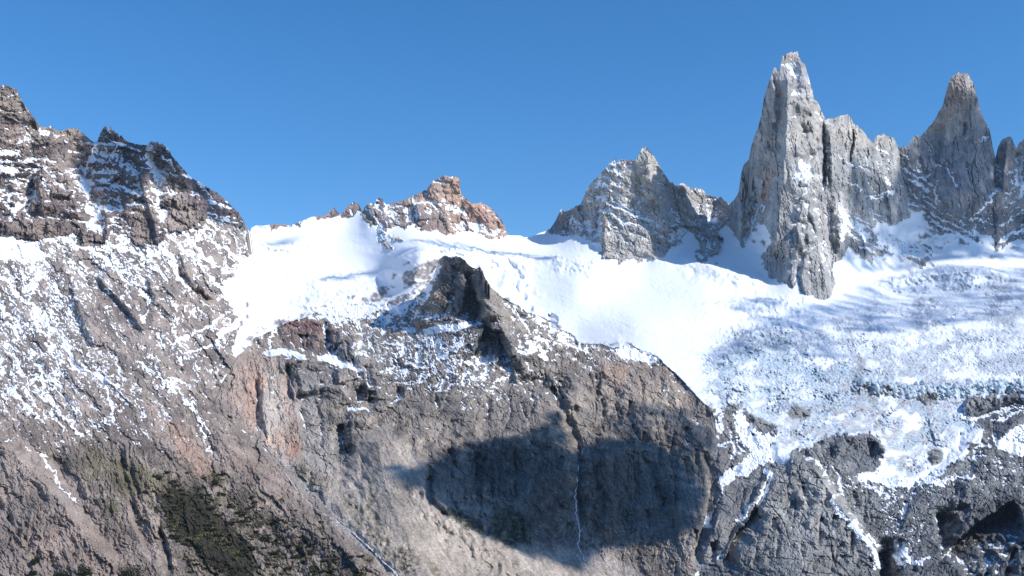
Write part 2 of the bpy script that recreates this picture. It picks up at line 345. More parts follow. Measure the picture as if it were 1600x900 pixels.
def snowline(lines, v=1.0, mask=None, breakup=0.5):
    for pts, w0, w1 in lines:
        m = strokemask(pts, w0, 1.8, 1.15, w1, breakup)
        if mask is not None: m = m*mask
        np.maximum(SB, np.where(m > 0, -1.2+(v+1.2)*m, -9), out=SB)
def snowpoly(items, v=1.4, feather=2.0, warp=0.6, mask=None):
    for pts in items:
        m = polymask(pts, feather, warp)
        if mask is not None: m = m*mask
        put(SB, m, v)
def tint(items, mask=None):
    for it in items:
        x0, y0, rx, ry, ang, c = it
        m = blob(x0, y0, rx, ry, ang, 1.6, 0.6)*np.clip(0.75+0.8*fbm(X/12, Y/12, 3, 611), 0, 1)
        if mask is not None: m = m*mask
        COL[:] += (np.array(c, np.float32)-COL)*m[..., None]
def darkline(lines, c, mask=None):
    for pts, w0, w1 in lines:
        m = strokemask(pts, w0, 1.5, 0.4, w1, 0.4)
        COL[:] += (np.array(c, np.float32)-COL)*m[..., None]
def streaks(mask, ang, lx, ly, amp, seed, oct=3):
    ii, jj = np.where(mask > 0)
    w_ = (slice(ii.min(), ii.max()+1), slice(jj.min(), jj.max()+1))
    x, y = rot(X[w_]+WX[w_]*0.7, Y[w_]+WY[w_]*0.7, ang)
    SB[w_] += fbm(x/lx, y/ly, oct, seed, 0.6)*amp*mask[w_]
def veins(mask, ang, lx, ly, amp, seed, lo=0.5, hi=0.95, oct=4):
    ii, jj = np.where(mask > 0)
    w_ = (slice(ii.min(), ii.max()+1), slice(jj.min(), jj.max()+1))
    x, y = rot(X[w_]+WX[w_]*1.5, Y[w_]+WY[w_]*1.5, ang)
    SB[w_] += (sstep(lo, hi, ridged(x/lx, y/ly, oct, seed, 0.6))-0.25)*amp*mask[w_]
def strata(mask, ang, period, amp, seed, wob=0.8, sharp=0.3, snow=0.0):
    ii, jj = np.where(mask > 0)
    w_ = (slice(ii.min(), ii.max()+1), slice(jj.min(), jj.max()+1))
    x, y = rot(X[w_]+WX[w_]*0.5, Y[w_]+WY[w_]*0.5, ang)
    ph = y/period+wob*fbm(x/(period*3.2), y/(period*1.5), 4, seed)
    k = np.floor(ph); s_ = ph-k
    wgt = 0.35+0.65*np.clip(0.5+1.6*perlin(x/(period*2.5), k*3.7, seed+9), 0, 1)
    v = np.where(s_ < sharp, s_/sharp, 1-(s_-sharp)/(1-sharp))
    R[w_] += (v-0.5)*amp*wgt*mask[w_]*MPX[w_]
    if snow: SB[w_] += snow*wgt*np.exp(-((s_-sharp*0.7)/(sharp*0.55))**2)*mask[w_]

# ---------------- left peak
put(SB, m1, -0.62)
strata(m1, 7, 33, 15, 301, 0.9, 0.3, 0.5); strata(m1, 9, 14, 5, 302, 0.8, 0.35, 0.25)
rough(fl(allid == 1)*polymask([(-70,330),(60,345),(120,350),(160,350),(260,300),(320,290),(320,380),(250,395),(130,395),(-70,385)], 8), 90, 34, 7, 5.5, 3, 303)
for a_ in ([(60,200),(95,260),(118,300),(135,350)], ): rg(a_, 16, 60, 22)
rg([(118,215),(124,250),(133,290),(140,325),(152,360)], -16, 22, 22)
rg([(236,232),(243,280),(252,320),(258,350)], -12, 14, 14)
rg([(50,268),(52,300),(40,335)], -16, 40, 6); rg([(60,262),(62,300),(66,335)], 10, 4, 40)
rg([(10,285),(20,330)], -8, 22, 5)
rg([(212,226),(216,262),(224,300),(240,345),(248,385)], 14, 5, 26); rg([(196,230),(190,280),(196,330),(204,360)], 9, 8, 24)
rg([(262,232),(285,275),(300,300)], 12, 20, 14); rg([(318,295),(322,320),(318,345)], 10, 50, 6)
rg([(165,330),(168,345),(165,380)], 8, 4, 12); rg([(75,345),(77,372)], 7, 4, 14); rg([(52,345),(52,374)], 7, 4, 14); rg([(10,345),(14,366)], 6, 4, 12); rg([(125,355),(128,382)], 6, 4, 14)
snowline([([(103,222),(112,238),(120,250),(130,270),(133,285)],5,6),([(133,285),(136,305),(143,330),(150,350),(154,362)],8,9),([(152,225),(145,245),(135,270),(131,285)],7,8),
 ([(180,228),(168,250),(150,275),(140,292)],6,7),([(186,235),(182,262),(168,285)],5,4),([(162,228),(155,250)],4,4),([(43,222),(30,226)],2,2),([(28,228),(34,222),(37,216)],4,3),
 ([(0,238),(22,241)],8,6),([(0,252),(20,258)],5,5),([(44,238),(62,245),(82,250)],4,3),([(0,266),(20,274),(30,300)],10,9),([(52,270),(38,292)],4,4),([(60,281),(80,284),(94,284)],3,3),([(70,285),(78,305),(84,318)],3,3),
 ([(40,318),(28,328),(18,338)],4,10),([(84,330),(100,338),(112,346)],4,3),([(58,286),(52,300),(45,312)],2,2),([(140,295),(170,300),(195,294)],3,3),([(155,320),(150,335)],8,8),
 ([(232,224),(238,240),(238,262)],12,13),([(238,262),(250,280),(256,288)],11,6),([(246,300),(250,312),(244,320),(234,308)],5,6),([(244,322),(250,335),(256,344)],6,7),
 ([(214,305),(222,318),(226,328)],4,3),([(254,246),(266,254),(274,268)],4,4),([(294,274),(306,282),(318,290)],4,2.5),([(280,288),(290,300)],3,3),([(195,262),(215,265),(220,275)],4,4),([(194,300),(200,312)],3,3)], 1.0)
snowy([(165,262,26,20,-40,0.05),(165,310,30,18,20,-0.15),(210,290,22,22,0,-0.25),(175,345,30,14,0,-0.25),(15,300,26,22,0,-0.2)], m1)
snowy([(100,240,32,14,20,-0.9),(90,320,26,14,10,-0.9),(288,325,28,30,0,-1.05),(225,358,20,24,0,-0.95),(12,355,80,14,0,-1.1),(75,360,36,12,0,-1.1),(142,372,18,10,0,-1.1),(20,165,32,28,0,-0.9),(130,208,16,10,0,-1.0)], m1)
tint([(18,160,26,22,0,(0.34,0.28,0.225)),(120,210,22,10,0,(0.34,0.28,0.22)),(90,215,10,14,60,(0.36,0.28,0.22)),(288,325,30,30,0,(0.34,0.28,0.235)),(172,205,22,12,0,(0.13,0.10,0.10)),(238,222,8,4,0,(0.12,0.10,0.10)),(335,315,50,26,42,(0.12,0.095,0.10)),(262,240,20,18,0,(0.11,0.09,0.09)),(215,250,40,26,0,(0.13,0.105,0.105)),
 (150,280,30,40,0,(0.20,0.16,0.15)),(50,320,30,30,0,(0.24,0.185,0.165))], m1)

# ---------------- left mountainside
put(SB, m2, -1.1)
cover = [(-60,400,60,0.5),(40,385,45,0.9),(100,400,35,-0.1),(170,400,40,0.45),(240,405,35,0.4),(300,385,35,0.3),(350,390,35,0.25),(330,430,30,-0.05),(305,430,28,-0.45),(250,460,30,-0.5),(150,480,45,-0.55),(200,500,45,-0.55),(200,540,45,-0.5),
 (20,440,45,0.2),(60,500,50,0.35),(20,540,50,0.3),(90,540,40,0.3),(100,600,50,0.25),(30,600,50,0.1),(150,590,40,0.0),(200,600,40,0.05),(260,580,40,-0.1),(240,640,40,-0.3),(310,580,40,-0.1),(300,490,30,0.0),(340,500,25,0.0),
 (350,560,30,-0.5),(90,650,40,0.1),(150,650,40,-0.15),(20,655,30,-0.35),(0,700,40,-1.2),(60,690,20,-0.35),(100,700,20,-0.4),(160,700,35,-0.7),(230,690,30,-0.5),(300,650,30,-0.5),(320,700,30,-0.9),(300,740,50,-1.5),(400,750,60,-1.5),(150,800,80,-1.6),(0,800,80,-1.7),(350,620,25,-0.7),(270,710,40,-1.0),(430,850,80,-1.6),(560,850,60,-1.5)]
num = np.zeros((H, W), np.float32); den = num+1e-9
for (cx_, cy_, r_, v_) in cover:
    g_ = np.exp(-((X-cx_)**2+(Y-cy_)**2)/(2*(r_*0.7)**2)); num += g_*v_; den = den+g_
put(SB, m2, np.clip(num/den, -1.6, 1.6)-0.30+0.14*sstep(300, 120, X)*sstep(680, 600, Y))
streaks(m2*sstep(760, 640, Y), 54, 60, 9, 0.6, 311); veins(m2*sstep(800, 640, Y), 50, 60, 10, 1.9, 315, 0.5, 0.92, 3); veins(m2*sstep(800, 640, Y), 66, 60, 17, 0.8, 316, 0.5, 0.9, 3); veins(m2*sstep(800, 640, Y), 46, 34, 5.5, 1.0, 318, 0.5, 0.92, 2); veins(m2*sstep(640, 560, Y)*sstep(160, 260, X), -20, 40, 14, 0.6, 317, 0.5, 0.9, 3)
streaks(m2*polymask([(240,350),(400,350),(400,560),(300,520),(230,430)], 20), 56, 60, 4, 0.5, 312)
snowpoly([[(12,374),(40,380),(62,392),(72,400),(50,408),(18,404),(-10,412),(-70,420),(-70,376)]], 1.2, 3, 0.9)
snowline([([(93,368),(130,385),(170,410),(205,440),(232,470)],10,6),([(160,378),(200,392),(250,400)],8,8),([(245,375),(262,400),(285,440),(292,452)],9,6),([(262,364),(290,390),(320,425),(345,450)],6,4),
 ([(285,362),(320,400),(350,425)],6,5),([(312,358),(345,385),(372,405)],5,5),([(0,430),(30,460),(70,500),(110,545)],5,9),([(60,430),(45,470),(60,500)],6,5),([(120,460),(110,490),(102,510)],4,3),
 ([(60,560),(70,620),(100,650),(130,680)],5,4),([(100,540),(120,575),(170,600)],6,5),([(180,520),(192,540)],3,3),([(215,570),(270,600),(300,640),(330,680)],5,3),
 ([(270,540),(300,520),(335,505),(350,490)],5,5),([(290,550),(330,540),(360,515),(378,500)],4,6),([(20,610),(50,645),(75,665)],6,4),([(230,480),(225,500)],3,3),([(277,480),(272,505)],3,3),([(240,520),(256,545)],3,3),([(200,450),(190,470)],3,3),
 ([(62,708),(80,735),(100,762),(120,784)],4,2.5),([(310,660),(325,690),(330,710)],4,3),([(165,600),(172,630),(175,660)],4,3),([(375,500),(350,515),(335,545)],5,4),([(352,470),(360,455)],4,4)], 0.9, m2)
rg([(300,395),(285,430),(270,470)], 5, 12, 24)
for a_ in ([(112,440),(130,500),(150,545)], [(228,430),(245,470),(275,500)], [(277,390),(300,440),(340,470)], [(150,430),(190,470),(230,520)]): rg(a_, 10, 8, 45)
rg([(78,700),(110,765),(150,830),(200,880)], -14, 22, 22); rg([(-60,640),(0,690),(60,745),(120,815),(190,900)], 22, 90, 26)
rg([(185,700),(200,760),(215,820),(240,880)], -12, 8, 18); rg([(195,690),(205,760),(222,800)], 8, 10, 4)
rg([(248,820),(262,860),(270,900)], -14, 18, 5)
rg([(330,660),(360,700),(420,760),(500,830),(590,900)], 12, 40, 26)
rough(m2*polymask([(120,760),(250,800),(260,900),(200,960),(-70,960),(-70,800),(40,790)], 16), 82, 36, 9, 5.5, 4, 313)
rough(m2*polymask([(90,690),(230,690),(260,760),(250,830),(170,800),(120,770)], 12), 78, 30, 9, 5.0, 4, 314)
tint([(50,750,120,34,38,(0.37,0.31,0.27)),(60,790,120,40,38,(0.31,0.26,0.23)),(-10,830,80,50,30,(0.29,0.24,0.215)),(110,850,90,40,10,(0.31,0.24,0.205)),(285,690,46,12,58,(0.40,0.265,0.195)),(310,720,34,14,56,(0.37,0.265,0.21)),
 (195,745,34,26,40,(0.155,0.14,0.075)),(150,720,28,30,60,(0.17,0.15,0.10)),(255,765,40,14,35,(0.20,0.175,0.10)),(170,790,16,12,0,(0.14,0.13,0.07)),(430,760,70,28,42,(0.33,0.265,0.23)),(380,720,40,16,45,(0.33,0.26,0.22))], m2)
# low scrub covering the lower slope: dark green and olive patches drawn out down the slope
scrub = polymask([(215,760),(260,738),(320,742),(362,752),(400,790),(440,800),(500,832),(560,868),(610,905),(640,960),(300,965),(285,900),(262,850),(232,800)], 26, 1.6)
x_, y_ = rot(X+WX, Y+WY, 38)
sn = fbm(x_/20, y_/5.5, 5, 320, 0.72)*1.5
x_, y_ = rot(X+WX, Y+WY, 30)
sn = np.maximum(sn, 0.9*fbm(x_/11, y_/4.0, 4, 323, 0.65)*blob(470,840,150,40,36))
core = np.maximum(np.maximum(blob(300,810,62,34,48), blob(350,860,60,30,40)), blob(395,790,40,16,36))
sc_d = np.clip((sn+scrub*0.22-0.24+core*0.36)*5, 0, 1)*scrub*m2
sc_o = np.clip((fbm(x_/34, y_/12, 4, 321)+0.12)*4, 0, 1)*scrub*m2
COL[:] += (np.array((0.20,0.17,0.10), np.float32)-COL)*(sc_o*0.5)[..., None]
COL[:] += (np.array((0.038,0.034,0.020), np.float32)-COL)*sc_d[..., None]
rough(scrub*m2, 38, 12, 5, 2.2, 3, 322)

# ---------------- skyline rocks
put(SB, m7, -0.55); snowline([([(549,322),(551,336)],4,4)], 1.0)
tint([(522,332,12,9,0,(0.14,0.12,0.13)),(553,328,14,12,0,(0.20,0.15,0.15)),(480,344,26,5,-10,(0.34,0.27,0.23)),(425,353,26,4,0,(0.36,0.24,0.20))], m7)
put(SB, m3, -0.75)
snowy([(700,315,34,14,10,-0.3),(660,320,30,14,0,-0.35),(610,335,34,16,40,-0.25),(715,330,16,5,20,0.5),(690,318,8,3,20,0.7),(600,366,22,16,40,0.25),(640,330,14,20,0,-0.3)], m3)
snowpoly([[(706,352),(722,346),(740,345),(760,352),(783,360),(788,366),(760,366),(740,362),(725,359),(708,366)]], 0.35, 3, 0.8, m3)
snowline([([(586,322),(600,342),(612,352)],2.5,2),([(650,322),(650,350)],2.5,3),([(616,334),(626,350)],2.5,3),([(570,322),(590,352),(620,380)],3,4)], 0.9, m3)
tint([(610,338,44,18,10,(0.22,0.205,0.20)),(668,340,24,20,0,(0.23,0.205,0.20)),(590,320,10,10,0,(0.15,0.14,0.15)),(572,338,10,14,0,(0.30,0.28,0.25)),(752,340,34,22,40,(0.40,0.255,0.20)),(700,288,26,14,0,(0.42,0.30,0.235)),(672,300,8,12,0,(0.28,0.22,0.19)),(640,314,26,8,-15,(0.40,0.31,0.25)),(715,310,12,24,0,(0.40,0.27,0.20))], m3)
rg([(672,284),(671,300),(668,310)], 10, 4, 34); rg([(719,276),(720,302)], 8, 30, 4)
rg([(652,318),(655,345)], 12, 5, 22); rg([(690,330),(698,350),(706,368)], 8, 7, 20); rg([(640,320),(640,350)], -8, 14, 5); rg([(590,318),(605,345),(615,355)], 8, 14, 12); rg([(575,320),(590,350)], 6, 6, 12)
rg([(724,310),(750,340),(778,360)], 9, 10, 16)
for k_ in range(5): rg([(735+k_*10,318+k_*4),(758+k_*9,345+k_*4)], 5, 3, 7)

# ---------------- granite peak with slanting ledges
put(SB, m4, -0.52)
strata(m4*polymask([(905,240),(1000,250),(1060,330),(1090,400),(1000,420),(940,380),(920,320)], 14), 26, 15, 6, 330, 0.7, 0.3, 0.55)
rg([(1008,230),(1018,280),(1030,330),(1045,375)], 16, 26, 24); rg([(962,250),(950,300),(945,350),(948,395)], 12, 20, 40); rg([(936,320),(934,350),(930,372)], -10, 5, 10); rg([(938,330),(941,360),(940,385)], 6, 3, 10)
rg([(1050,290),(1058,330),(1070,360)], -8, 16, 6); rg([(1067,287),(1075,320),(1085,345)], 9, 6, 22); rg([(1097,296),(1100,340),(1110,380)], 8, 6, 18); rg([(1104,305),(1108,350)], -9, 4, 26); rg([(900,322),(905,345)], 7, 5, 18); rg([(877,328),(880,350)], 6, 4, 14)
snowline([([(948,262),(960,266),(975,270)],6,5),([(975,262),(968,268)],3,3),([(936,285),(950,292),(962,300)],4,3),([(965,285),(970,292)],7,4),([(952,312),(966,318),(974,322)],4,3),([(986,305),(996,302)],3,3),([(945,330),(965,342),(985,352),(1000,368)],7,3),
 ([(970,312),(995,328),(1020,342),(1030,350)],4,2),([(978,332),(1000,342),(1025,352)],4,2),([(975,362),(990,360)],5,3),([(1024,365),(1045,378),(1058,384)],3.5,4),([(1050,370),(1066,362),(1075,366),(1062,380)],6,6),([(1052,352),(1070,352)],3,3),([(1085,335),(1096,330)],3,2),
 ([(918,315),(926,314)],3,3),([(890,350),(912,352),(925,360)],6,7),([(880,365),(900,362)],3,3)], 1.0, m4)
snowy([(955,262,18,10,0,0.0),(910,352,24,12,0,-0.1),(1000,375,44,20,20,-0.45),(1100,350,24,20,0,-0.25),(1130,335,20,20,0,-0.3),(1110,390,18,16,0,-0.2)], m4)
snowy([(1012,255,18,24,0,-1.0),(1035,310,28,30,0,-0.95),(1000,300,20,20,0,-0.9),(1080,315,24,14,0,-0.8),(980,392,40,14,0,-0.75)], m4)
tint([(1015,280,24,44,-15,(0.42,0.385,0.33)),(940,352,6,24,0,(0.40,0.34,0.28)),(1120,325,26,24,0,(0.26,0.26,0.27)),(890,345,30,22,0,(0.29,0.27,0.26)),(972,256,26,8,0,(0.34,0.27,0.24))], m4)

# ---------------- tallest spire
put(SB, m5, -0.85)
rg([(1229,100),(1231,170),(1228,240),(1222,300),(1216,350),(1208,400)], 30, 52, 60, 1.0, 0.25, 0.08); rg([(1229,120),(1230,180),(1228,240),(1222,300)], 8, 8, 40); rg([(1246,80),(1262,150),(1270,200),(1276,240)], 10, 18, 12)
rg([(1240,100),(1246,150)], -6, 10, 10); rg([(1236,160),(1240,185)], -8, 8, 10)
rg([(1212,104),(1207,180),(1192,260),(1184,330)], 7, 16, 10)
rg([(1208,108),(1214,150),(1216,200)], -5, 4, 8)
rg([(1287,190),(1288,230),(1288,262),(1286,300)], -20, 4, 4, 0.7); rg([(1334,202),(1331,230),(1328,256)], -10, 2.5, 3, 0.7); rg([(1296,190),(1300,260),(1300,300)], 8, 5, 46)
rg([(1160,262),(1158,310),(1156,360),(1156,385)], 9, 14, 8); rg([(1171,262),(1180,295),(1183,325),(1174,360),(1165,380)], -20, 15, 3)
rg([(1258,300),(1250,345),(1246,390),(1228,445)], 9, 16, 14); rg([(1266,320),(1274,360),(1280,400),(1290,430),(1294,462)], 12, 24, 8)
rg([(1250,340),(1262,336),(1270,350),(1276,375)], -10, 5, 5); rg([(1245,350),(1252,380),(1258,400)], 8, 4, 12); rg([(1262,350),(1264,380)], 8, 4, 7)
rg([(1302,300),(1310,340),(1312,400)], 12, 12, 6); rg([(1258,400),(1254,430),(1258,460)], 8, 3, 14); rg([(1288,395),(1278,425)], -6, 5, 5)
rg([(1325,178),(1332,240),(1345,300),(1356,350)], 8, 22, 30); rg([(1352,215),(1366,260),(1390,300)], 8, 18, 10); rg([(1385,300),(1392,330),(1396,352)], 10, 5, 20); rg([(1400,220),(1410,280),(1425,325)], -8, 14, 14)
rg([(1298,330),(1322,350),(1345,370),(1360,410)], 12, 34, 6)
strata(m5*polymask([(1300,325),(1400,335),(1470,380),(1450,425),(1370,415),(1310,370)], 10), 24, 9, 5, 340, 0.6, 0.35, 0.9)
strata(m5*polymask([(1330,250),(1400,210),(1430,330),(1400,360),(1340,340)], 12), 22, 26, 7, 341, 0.7, 0.25, 0.5)
snowpoly([[(1249,249),(1256,252),(1265,256),(1272,272),(1266,276),(1262,286),(1256,280),(1249,286),(1242,282),(1236,280),(1240,270)]], 1.0, 2, 0.6, m5)
snowpoly([[(1232,336),(1246,327),(1254,326),(1244,336),(1236,344),(1230,348)],[(1232,405),(1252,402),(1252,418),(1236,412)],[(1228,420),(1236,416),(1246,422),(1250,440),(1246,450),(1236,450),(1238,430)],[(1310,322),(1324,326),(1340,340),(1326,344),(1318,372),(1310,380),(1306,352)]], 1.0, 2, 0.6, m5)
snowline([([(1236,93),(1240,90)],3,3),([(1237,119),(1250,115)],2,2),([(1235,140),(1244,141),(1254,146)],2,2),([(1256,300),(1242,310),(1230,322)],5,4),([(1262,268),(1262,295)],5,5),([(1228,228),(1234,226)],2,2),
 ([(1182,226),(1189,225)],2,2),([(1291,236),(1300,242)],3,3),([(1313,243),(1324,254),(1340,261),(1350,256),(1365,268)],2.5,3),([(1324,282),(1335,290),(1342,294)],4,3),([(1368,230),(1380,236),(1385,240)],4,3),([(1372,252),(1390,280),(1395,295)],3,4),([(1378,278),(1390,292)],5,3),
 ([(1350,306),(1372,307),(1396,302)],2.5,2.5),([(1296,300),(1302,315)],3,3),([(1270,385),(1284,380),(1292,390)],3,3),([(1286,390),(1280,415),(1276,425)],3,3),([(1228,402),(1240,385)],3,2),([(1270,330),(1276,345)],3,2),([(1186,320),(1192,345)],5,8),([(1186,292),(1189,296)],2,2),([(1300,225),(1295,235)],3,2)], 1.0, m5)
snowy([(1350,330,40,26,20,-0.35),(1395,345,30,16,10,-0.25),(1340,360,26,14,30,0.15),(1420,395,40,12,12,0.25),(1400,380,30,12,0,0.35),(1190,345,12,20,0,-0.1),(1170,370,16,16,0,-0.3),(1270,350,40,30,0,-0.7),(1265,430,34,34,0,-0.6),(1245,150,16,8,0,-0.4),(1240,95,16,12,0,-0.4),(1385,270,20,30,0,-0.4)], m5)
snowy([(1200,200,26,90,10,-1.3),(1215,310,22,60,8,-1.2),(1262,210,22,40,0,-1.1),(1330,215,34,26,0,-1.1),(1310,290,20,24,0,-1.0),(1400,325,20,16,0,-0.9)], m5)
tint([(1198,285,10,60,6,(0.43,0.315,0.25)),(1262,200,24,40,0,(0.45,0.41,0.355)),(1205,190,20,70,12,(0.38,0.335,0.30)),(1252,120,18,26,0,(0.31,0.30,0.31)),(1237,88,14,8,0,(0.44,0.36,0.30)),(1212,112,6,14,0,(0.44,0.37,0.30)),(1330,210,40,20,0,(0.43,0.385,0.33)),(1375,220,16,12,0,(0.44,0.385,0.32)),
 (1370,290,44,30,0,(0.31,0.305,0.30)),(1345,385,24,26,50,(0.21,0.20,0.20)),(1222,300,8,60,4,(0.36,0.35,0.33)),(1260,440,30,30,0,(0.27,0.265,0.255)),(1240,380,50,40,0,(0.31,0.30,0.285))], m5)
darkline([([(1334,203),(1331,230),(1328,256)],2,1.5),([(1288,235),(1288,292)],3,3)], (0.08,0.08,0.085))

# ---------------- second spire
put(SB, m6, -0.7)
rg([(1500,114),(1498,180),(1492,250),(1480,320)], 12, 50, 30); rg([(1515,118),(1522,200),(1530,290),(1535,350)], 9, 20, 18); rg([(1475,160),(1478,200),(1470,260)], 6, 10, 24)
rg([(1575,214),(1572,250),(1566,300)], 14, 6, 16); rg([(1556,248),(1560,300)], -12, 9, 12); rg([(1590,235),(1592,290)], -12, 8, 8); rg([(1434,211),(1446,250),(1468,300),(1500,345)], 9, 24, 14)
rg([(1566,300),(1560,340),(1556,385)], 13, 34, 7); rg([(1508,190),(1506,215)], -8, 4, 4)
strata(m6*polymask([(1404,225),(1440,250),(1480,310),(1520,360),(1470,370),(1410,320)], 10), 28, 10, 5, 350, 0.8, 0.35, 0.75)
strata(m6*polymask([(1525,330),(1570,290),(1640,270),(1640,400),(1540,400)], 10), -34, 13, 6, 351, 0.8, 0.3, 0.65)
snowy([(1440,280,34,26,30,-0.05),(1475,345,34,20,20,-0.05),(1510,365,24,14,0,0.0),(1510,180,12,4,0,0.5),(1535,330,24,16,-40,-0.2),(1590,290,20,34,0,-0.1),(1560,345,24,30,-30,-0.45),(1400,290,14,34,0,-0.2)], m6)
snowy([(1490,220,36,80,0,-1.15),(1500,300,26,30,0,-0.8),(1574,240,10,26,0,-1.2),(1560,340,16,26,0,-0.8),(1500,140,20,30,0,-1.2)], m6)
snowline([([(1464,290),(1466,320)],5,6),([(1478,262),(1492,290)],4,3),([(1460,258),(1470,262)],3,3),([(1553,302),(1545,315),(1530,330)],3,4),([(1596,240),(1590,270),(1600,300)],6,8),([(1508,214),(1518,212)],1.5,1.5),([(1528,218),(1540,214)],2,2),([(1530,345),(1560,355),(1580,340),(1600,330)],3,3),([(1552,378),(1590,362),(1620,350)],5,5)], 0.9, m6)
tint([(1490,300,70,60,0,(0.22,0.22,0.23)),(1430,270,30,50,30,(0.24,0.235,0.24)),(1570,340,50,50,0,(0.23,0.225,0.23)),(1492,150,22,34,0,(0.36,0.29,0.245)),(1470,190,16,26,30,(0.38,0.325,0.28)),(1515,230,26,60,0,(0.28,0.28,0.285)),(1572,250,12,30,0,(0.30,0.265,0.245))], m6)  # darker greys put the cloud's shade into this spire's colour

# ---------------- snow rolls, cloud-free hollows and the crevassed glacier
gl = m0
def swell(pts, amp, wl, wr): rg(pts, amp, wl, wr, 1.6, 0.8, 0.3)
swell([(400,384),(430,387),(470,384)], 9, 14, 6); swell([(395,440),(450,432),(500,440),(560,430),(620,418)], 8, 24, 8); swell([(640,375),(700,392),(780,400),(860,410)], 16, 34, 10)
swell([(840,405),(900,412),(960,420)], 8, 26, 10); swell([(430,480),(520,462),(600,450)], 8, 22, 12); swell([(1080,480),(1200,470),(1320,480)], 8, 30, 14); swell([(1330,450),(1450,430),(1600,425)], 14, 26, 14); swell([(1100,530),(1200,510),(1300,520)], 10, 30, 16)
rg([(1060,400),(1130,425),(1200,440)], 10, 30, 20, 1.5); rg([(1360,400),(1450,410),(1560,420)], 8, 20, 30, 1.5)
crev = np.clip(np.maximum.reduce([polymask([(1080,560),(1130,500),(1180,480),(1260,480),(1340,470),(1430,440),(1520,420),(1640,430),(1700,440),(1700,640),(1100,660)], 26, 1.5),
        0.35*polymask([(800,470),(900,440),(1060,430),(1160,470),(1150,560),(1060,600),(960,540)], 24, 1.5)]), 0, 1)*gl
fallz = np.clip(np.maximum.reduce([polymask([(1110,570),(1170,520),(1230,520),(1290,560),(1380,575),(1480,590),(1560,585),(1700,590),(1700,640),(1540,700),(1500,740),(1400,770),(1300,700),(1210,700),(1180,650),(1120,650)], 16, 1.5)]), 0, 1)*gl
xx, yy_ = rot(X+WX*1.6, Y+WY*1.6, -3)
cr = ridged(xx/70, yy_/9, 4, 401, 0.6); cr2 = ridged((X+WX*2)/30, (Y+WY*2)/4.2, 3, 402, 0.6)
R -= SCALE*crev*(1.5*sstep(0.3, 0.95, cr)+1.5*sstep(0.35, 0.95, cr2)*sstep(470, 560, Y))*(0.6+0.8*np.clip(fbm(X/60, Y/40, 3, 403)+0.4, 0, 1))
f1_, e1_ = facets((X+WX*2)/17, (Y+WY*2)/9, 404, 1.4, 1.3); f2_, e2_ = facets((X+WX)/6, (Y+WY)/4, 405, 1.4, 1.3)
fz = fallz*np.clip(0.3+1.9*fbm(X/40, Y/24, 3, 412), 0.0, 1.25)
lf_ = sstep(0.45, 0.9, ridged((X+WX*2.5)/50, (Y+WY*2.2+0.18*X)/6.0, 3, 419, 0.6))*fallz*np.clip(0.5+1.8*fbm(X/45, Y/25, 3, 420), 0, 1)
R += SCALE*fz*(4.2*f1_+0.9*f2_-2.6*np.clip(1-e1_*4, 0, 1))
wl_ = ridged((X+WX*2.2)/120, (Y+WY*2.4+0.05*X)/7.5, 3, 414, 0.6); wl2_ = ridged((X+WX*2)/60, (Y+WY*2-0.1*X)/4.5, 2, 416, 0.6)
# long curved crevasse lines, blue grey inside, on otherwise smooth snow
lines_ = np.maximum.reduce([lf_, sstep(0.55, 0.9, wl_)*crev*0.9, 0.8*sstep(0.6, 0.9, wl2_)*sstep(490, 540, Y)*crev*np.clip(0.45+1.8*fbm(X/60, Y/30, 3, 417), 0, 1)])
R -= SCALE*lines_*1.8
patch = np.clip(2.2*fbm((X+WX*2)/70, (Y+WY*2)/22, 4, 415, 0.65)+0.15, 0, 1)*np.maximum(crev*0.7, fallz*0.8)
gaps = fz*np.clip(1-e1_*3.2, 0, 1)*0.7
bl_ = np.clip(gaps+0.5*patch*fallz, 0, 1)
COL[:] += (np.array((0.50,0.545,0.605), np.float32)-COL)*(np.maximum(crev, fallz)*0.95)[..., None]
COL[:] += (np.array((0.37,0.49,0.58), np.float32)-COL)*(np.clip(patch*fallz*1.3, 0, 1)*0.8)[..., None]
COL[:] += (np.array((0.15,0.26,0.36), np.float32)-COL)*(np.clip(gaps, 0, 1)*0.8)[..., None]
COL[:] += (np.array((0.40,0.43,0.47), np.float32)-COL)*(lines_*0.8*(1-fallz))[..., None]
SB[:] = np.where(gl > 0, 1.5-2.4*lines_-1.4*patch-2.2*gaps-1.0*np.maximum(crev*0.85, fallz*1.15)+1.6*np.clip(fbm((X+WX)/40, (Y+WY)/16, 3, 418), 0, 1)*fallz, SB)
dirt = polymask([(1200,660),(1260,640),(1300,600),(1340,590),(1480,600),(1480,700),(1400,760),(1330,700),(1210,720)], 30, 2)*gl
dd = np.clip((fbm(X/13, Y/8, 4, 408, 0.65)+0.06)*4, 0, 1)*dirt
COL[:] += (np.array((0.48,0.44,0.41), np.float32)-COL)*(dd*0.8)[..., None]; SB -= dd*1.6
dl = strokemask([(1342,560),(1338,580),(1344,600),(1360,612)], 14, 8, 2, 22, 0.6)*gl*np.clip(0.6+1.5*fbm(X/6, Y/5, 3, 409), 0, 1)
COL[:] += (np.array((0.30,0.28,0.27), np.float32)-COL)*dl[..., None]; SB -= dl*2
cg = crev*sstep(500, 560, Y)*sstep(1320, 1420, X)*sstep(0.55, 0.95, cr2); COL[:] += (np.array((0.42,0.42,0.43), np.float32)-COL)*(cg*0.6)[..., None]; SB -= cg*1.5
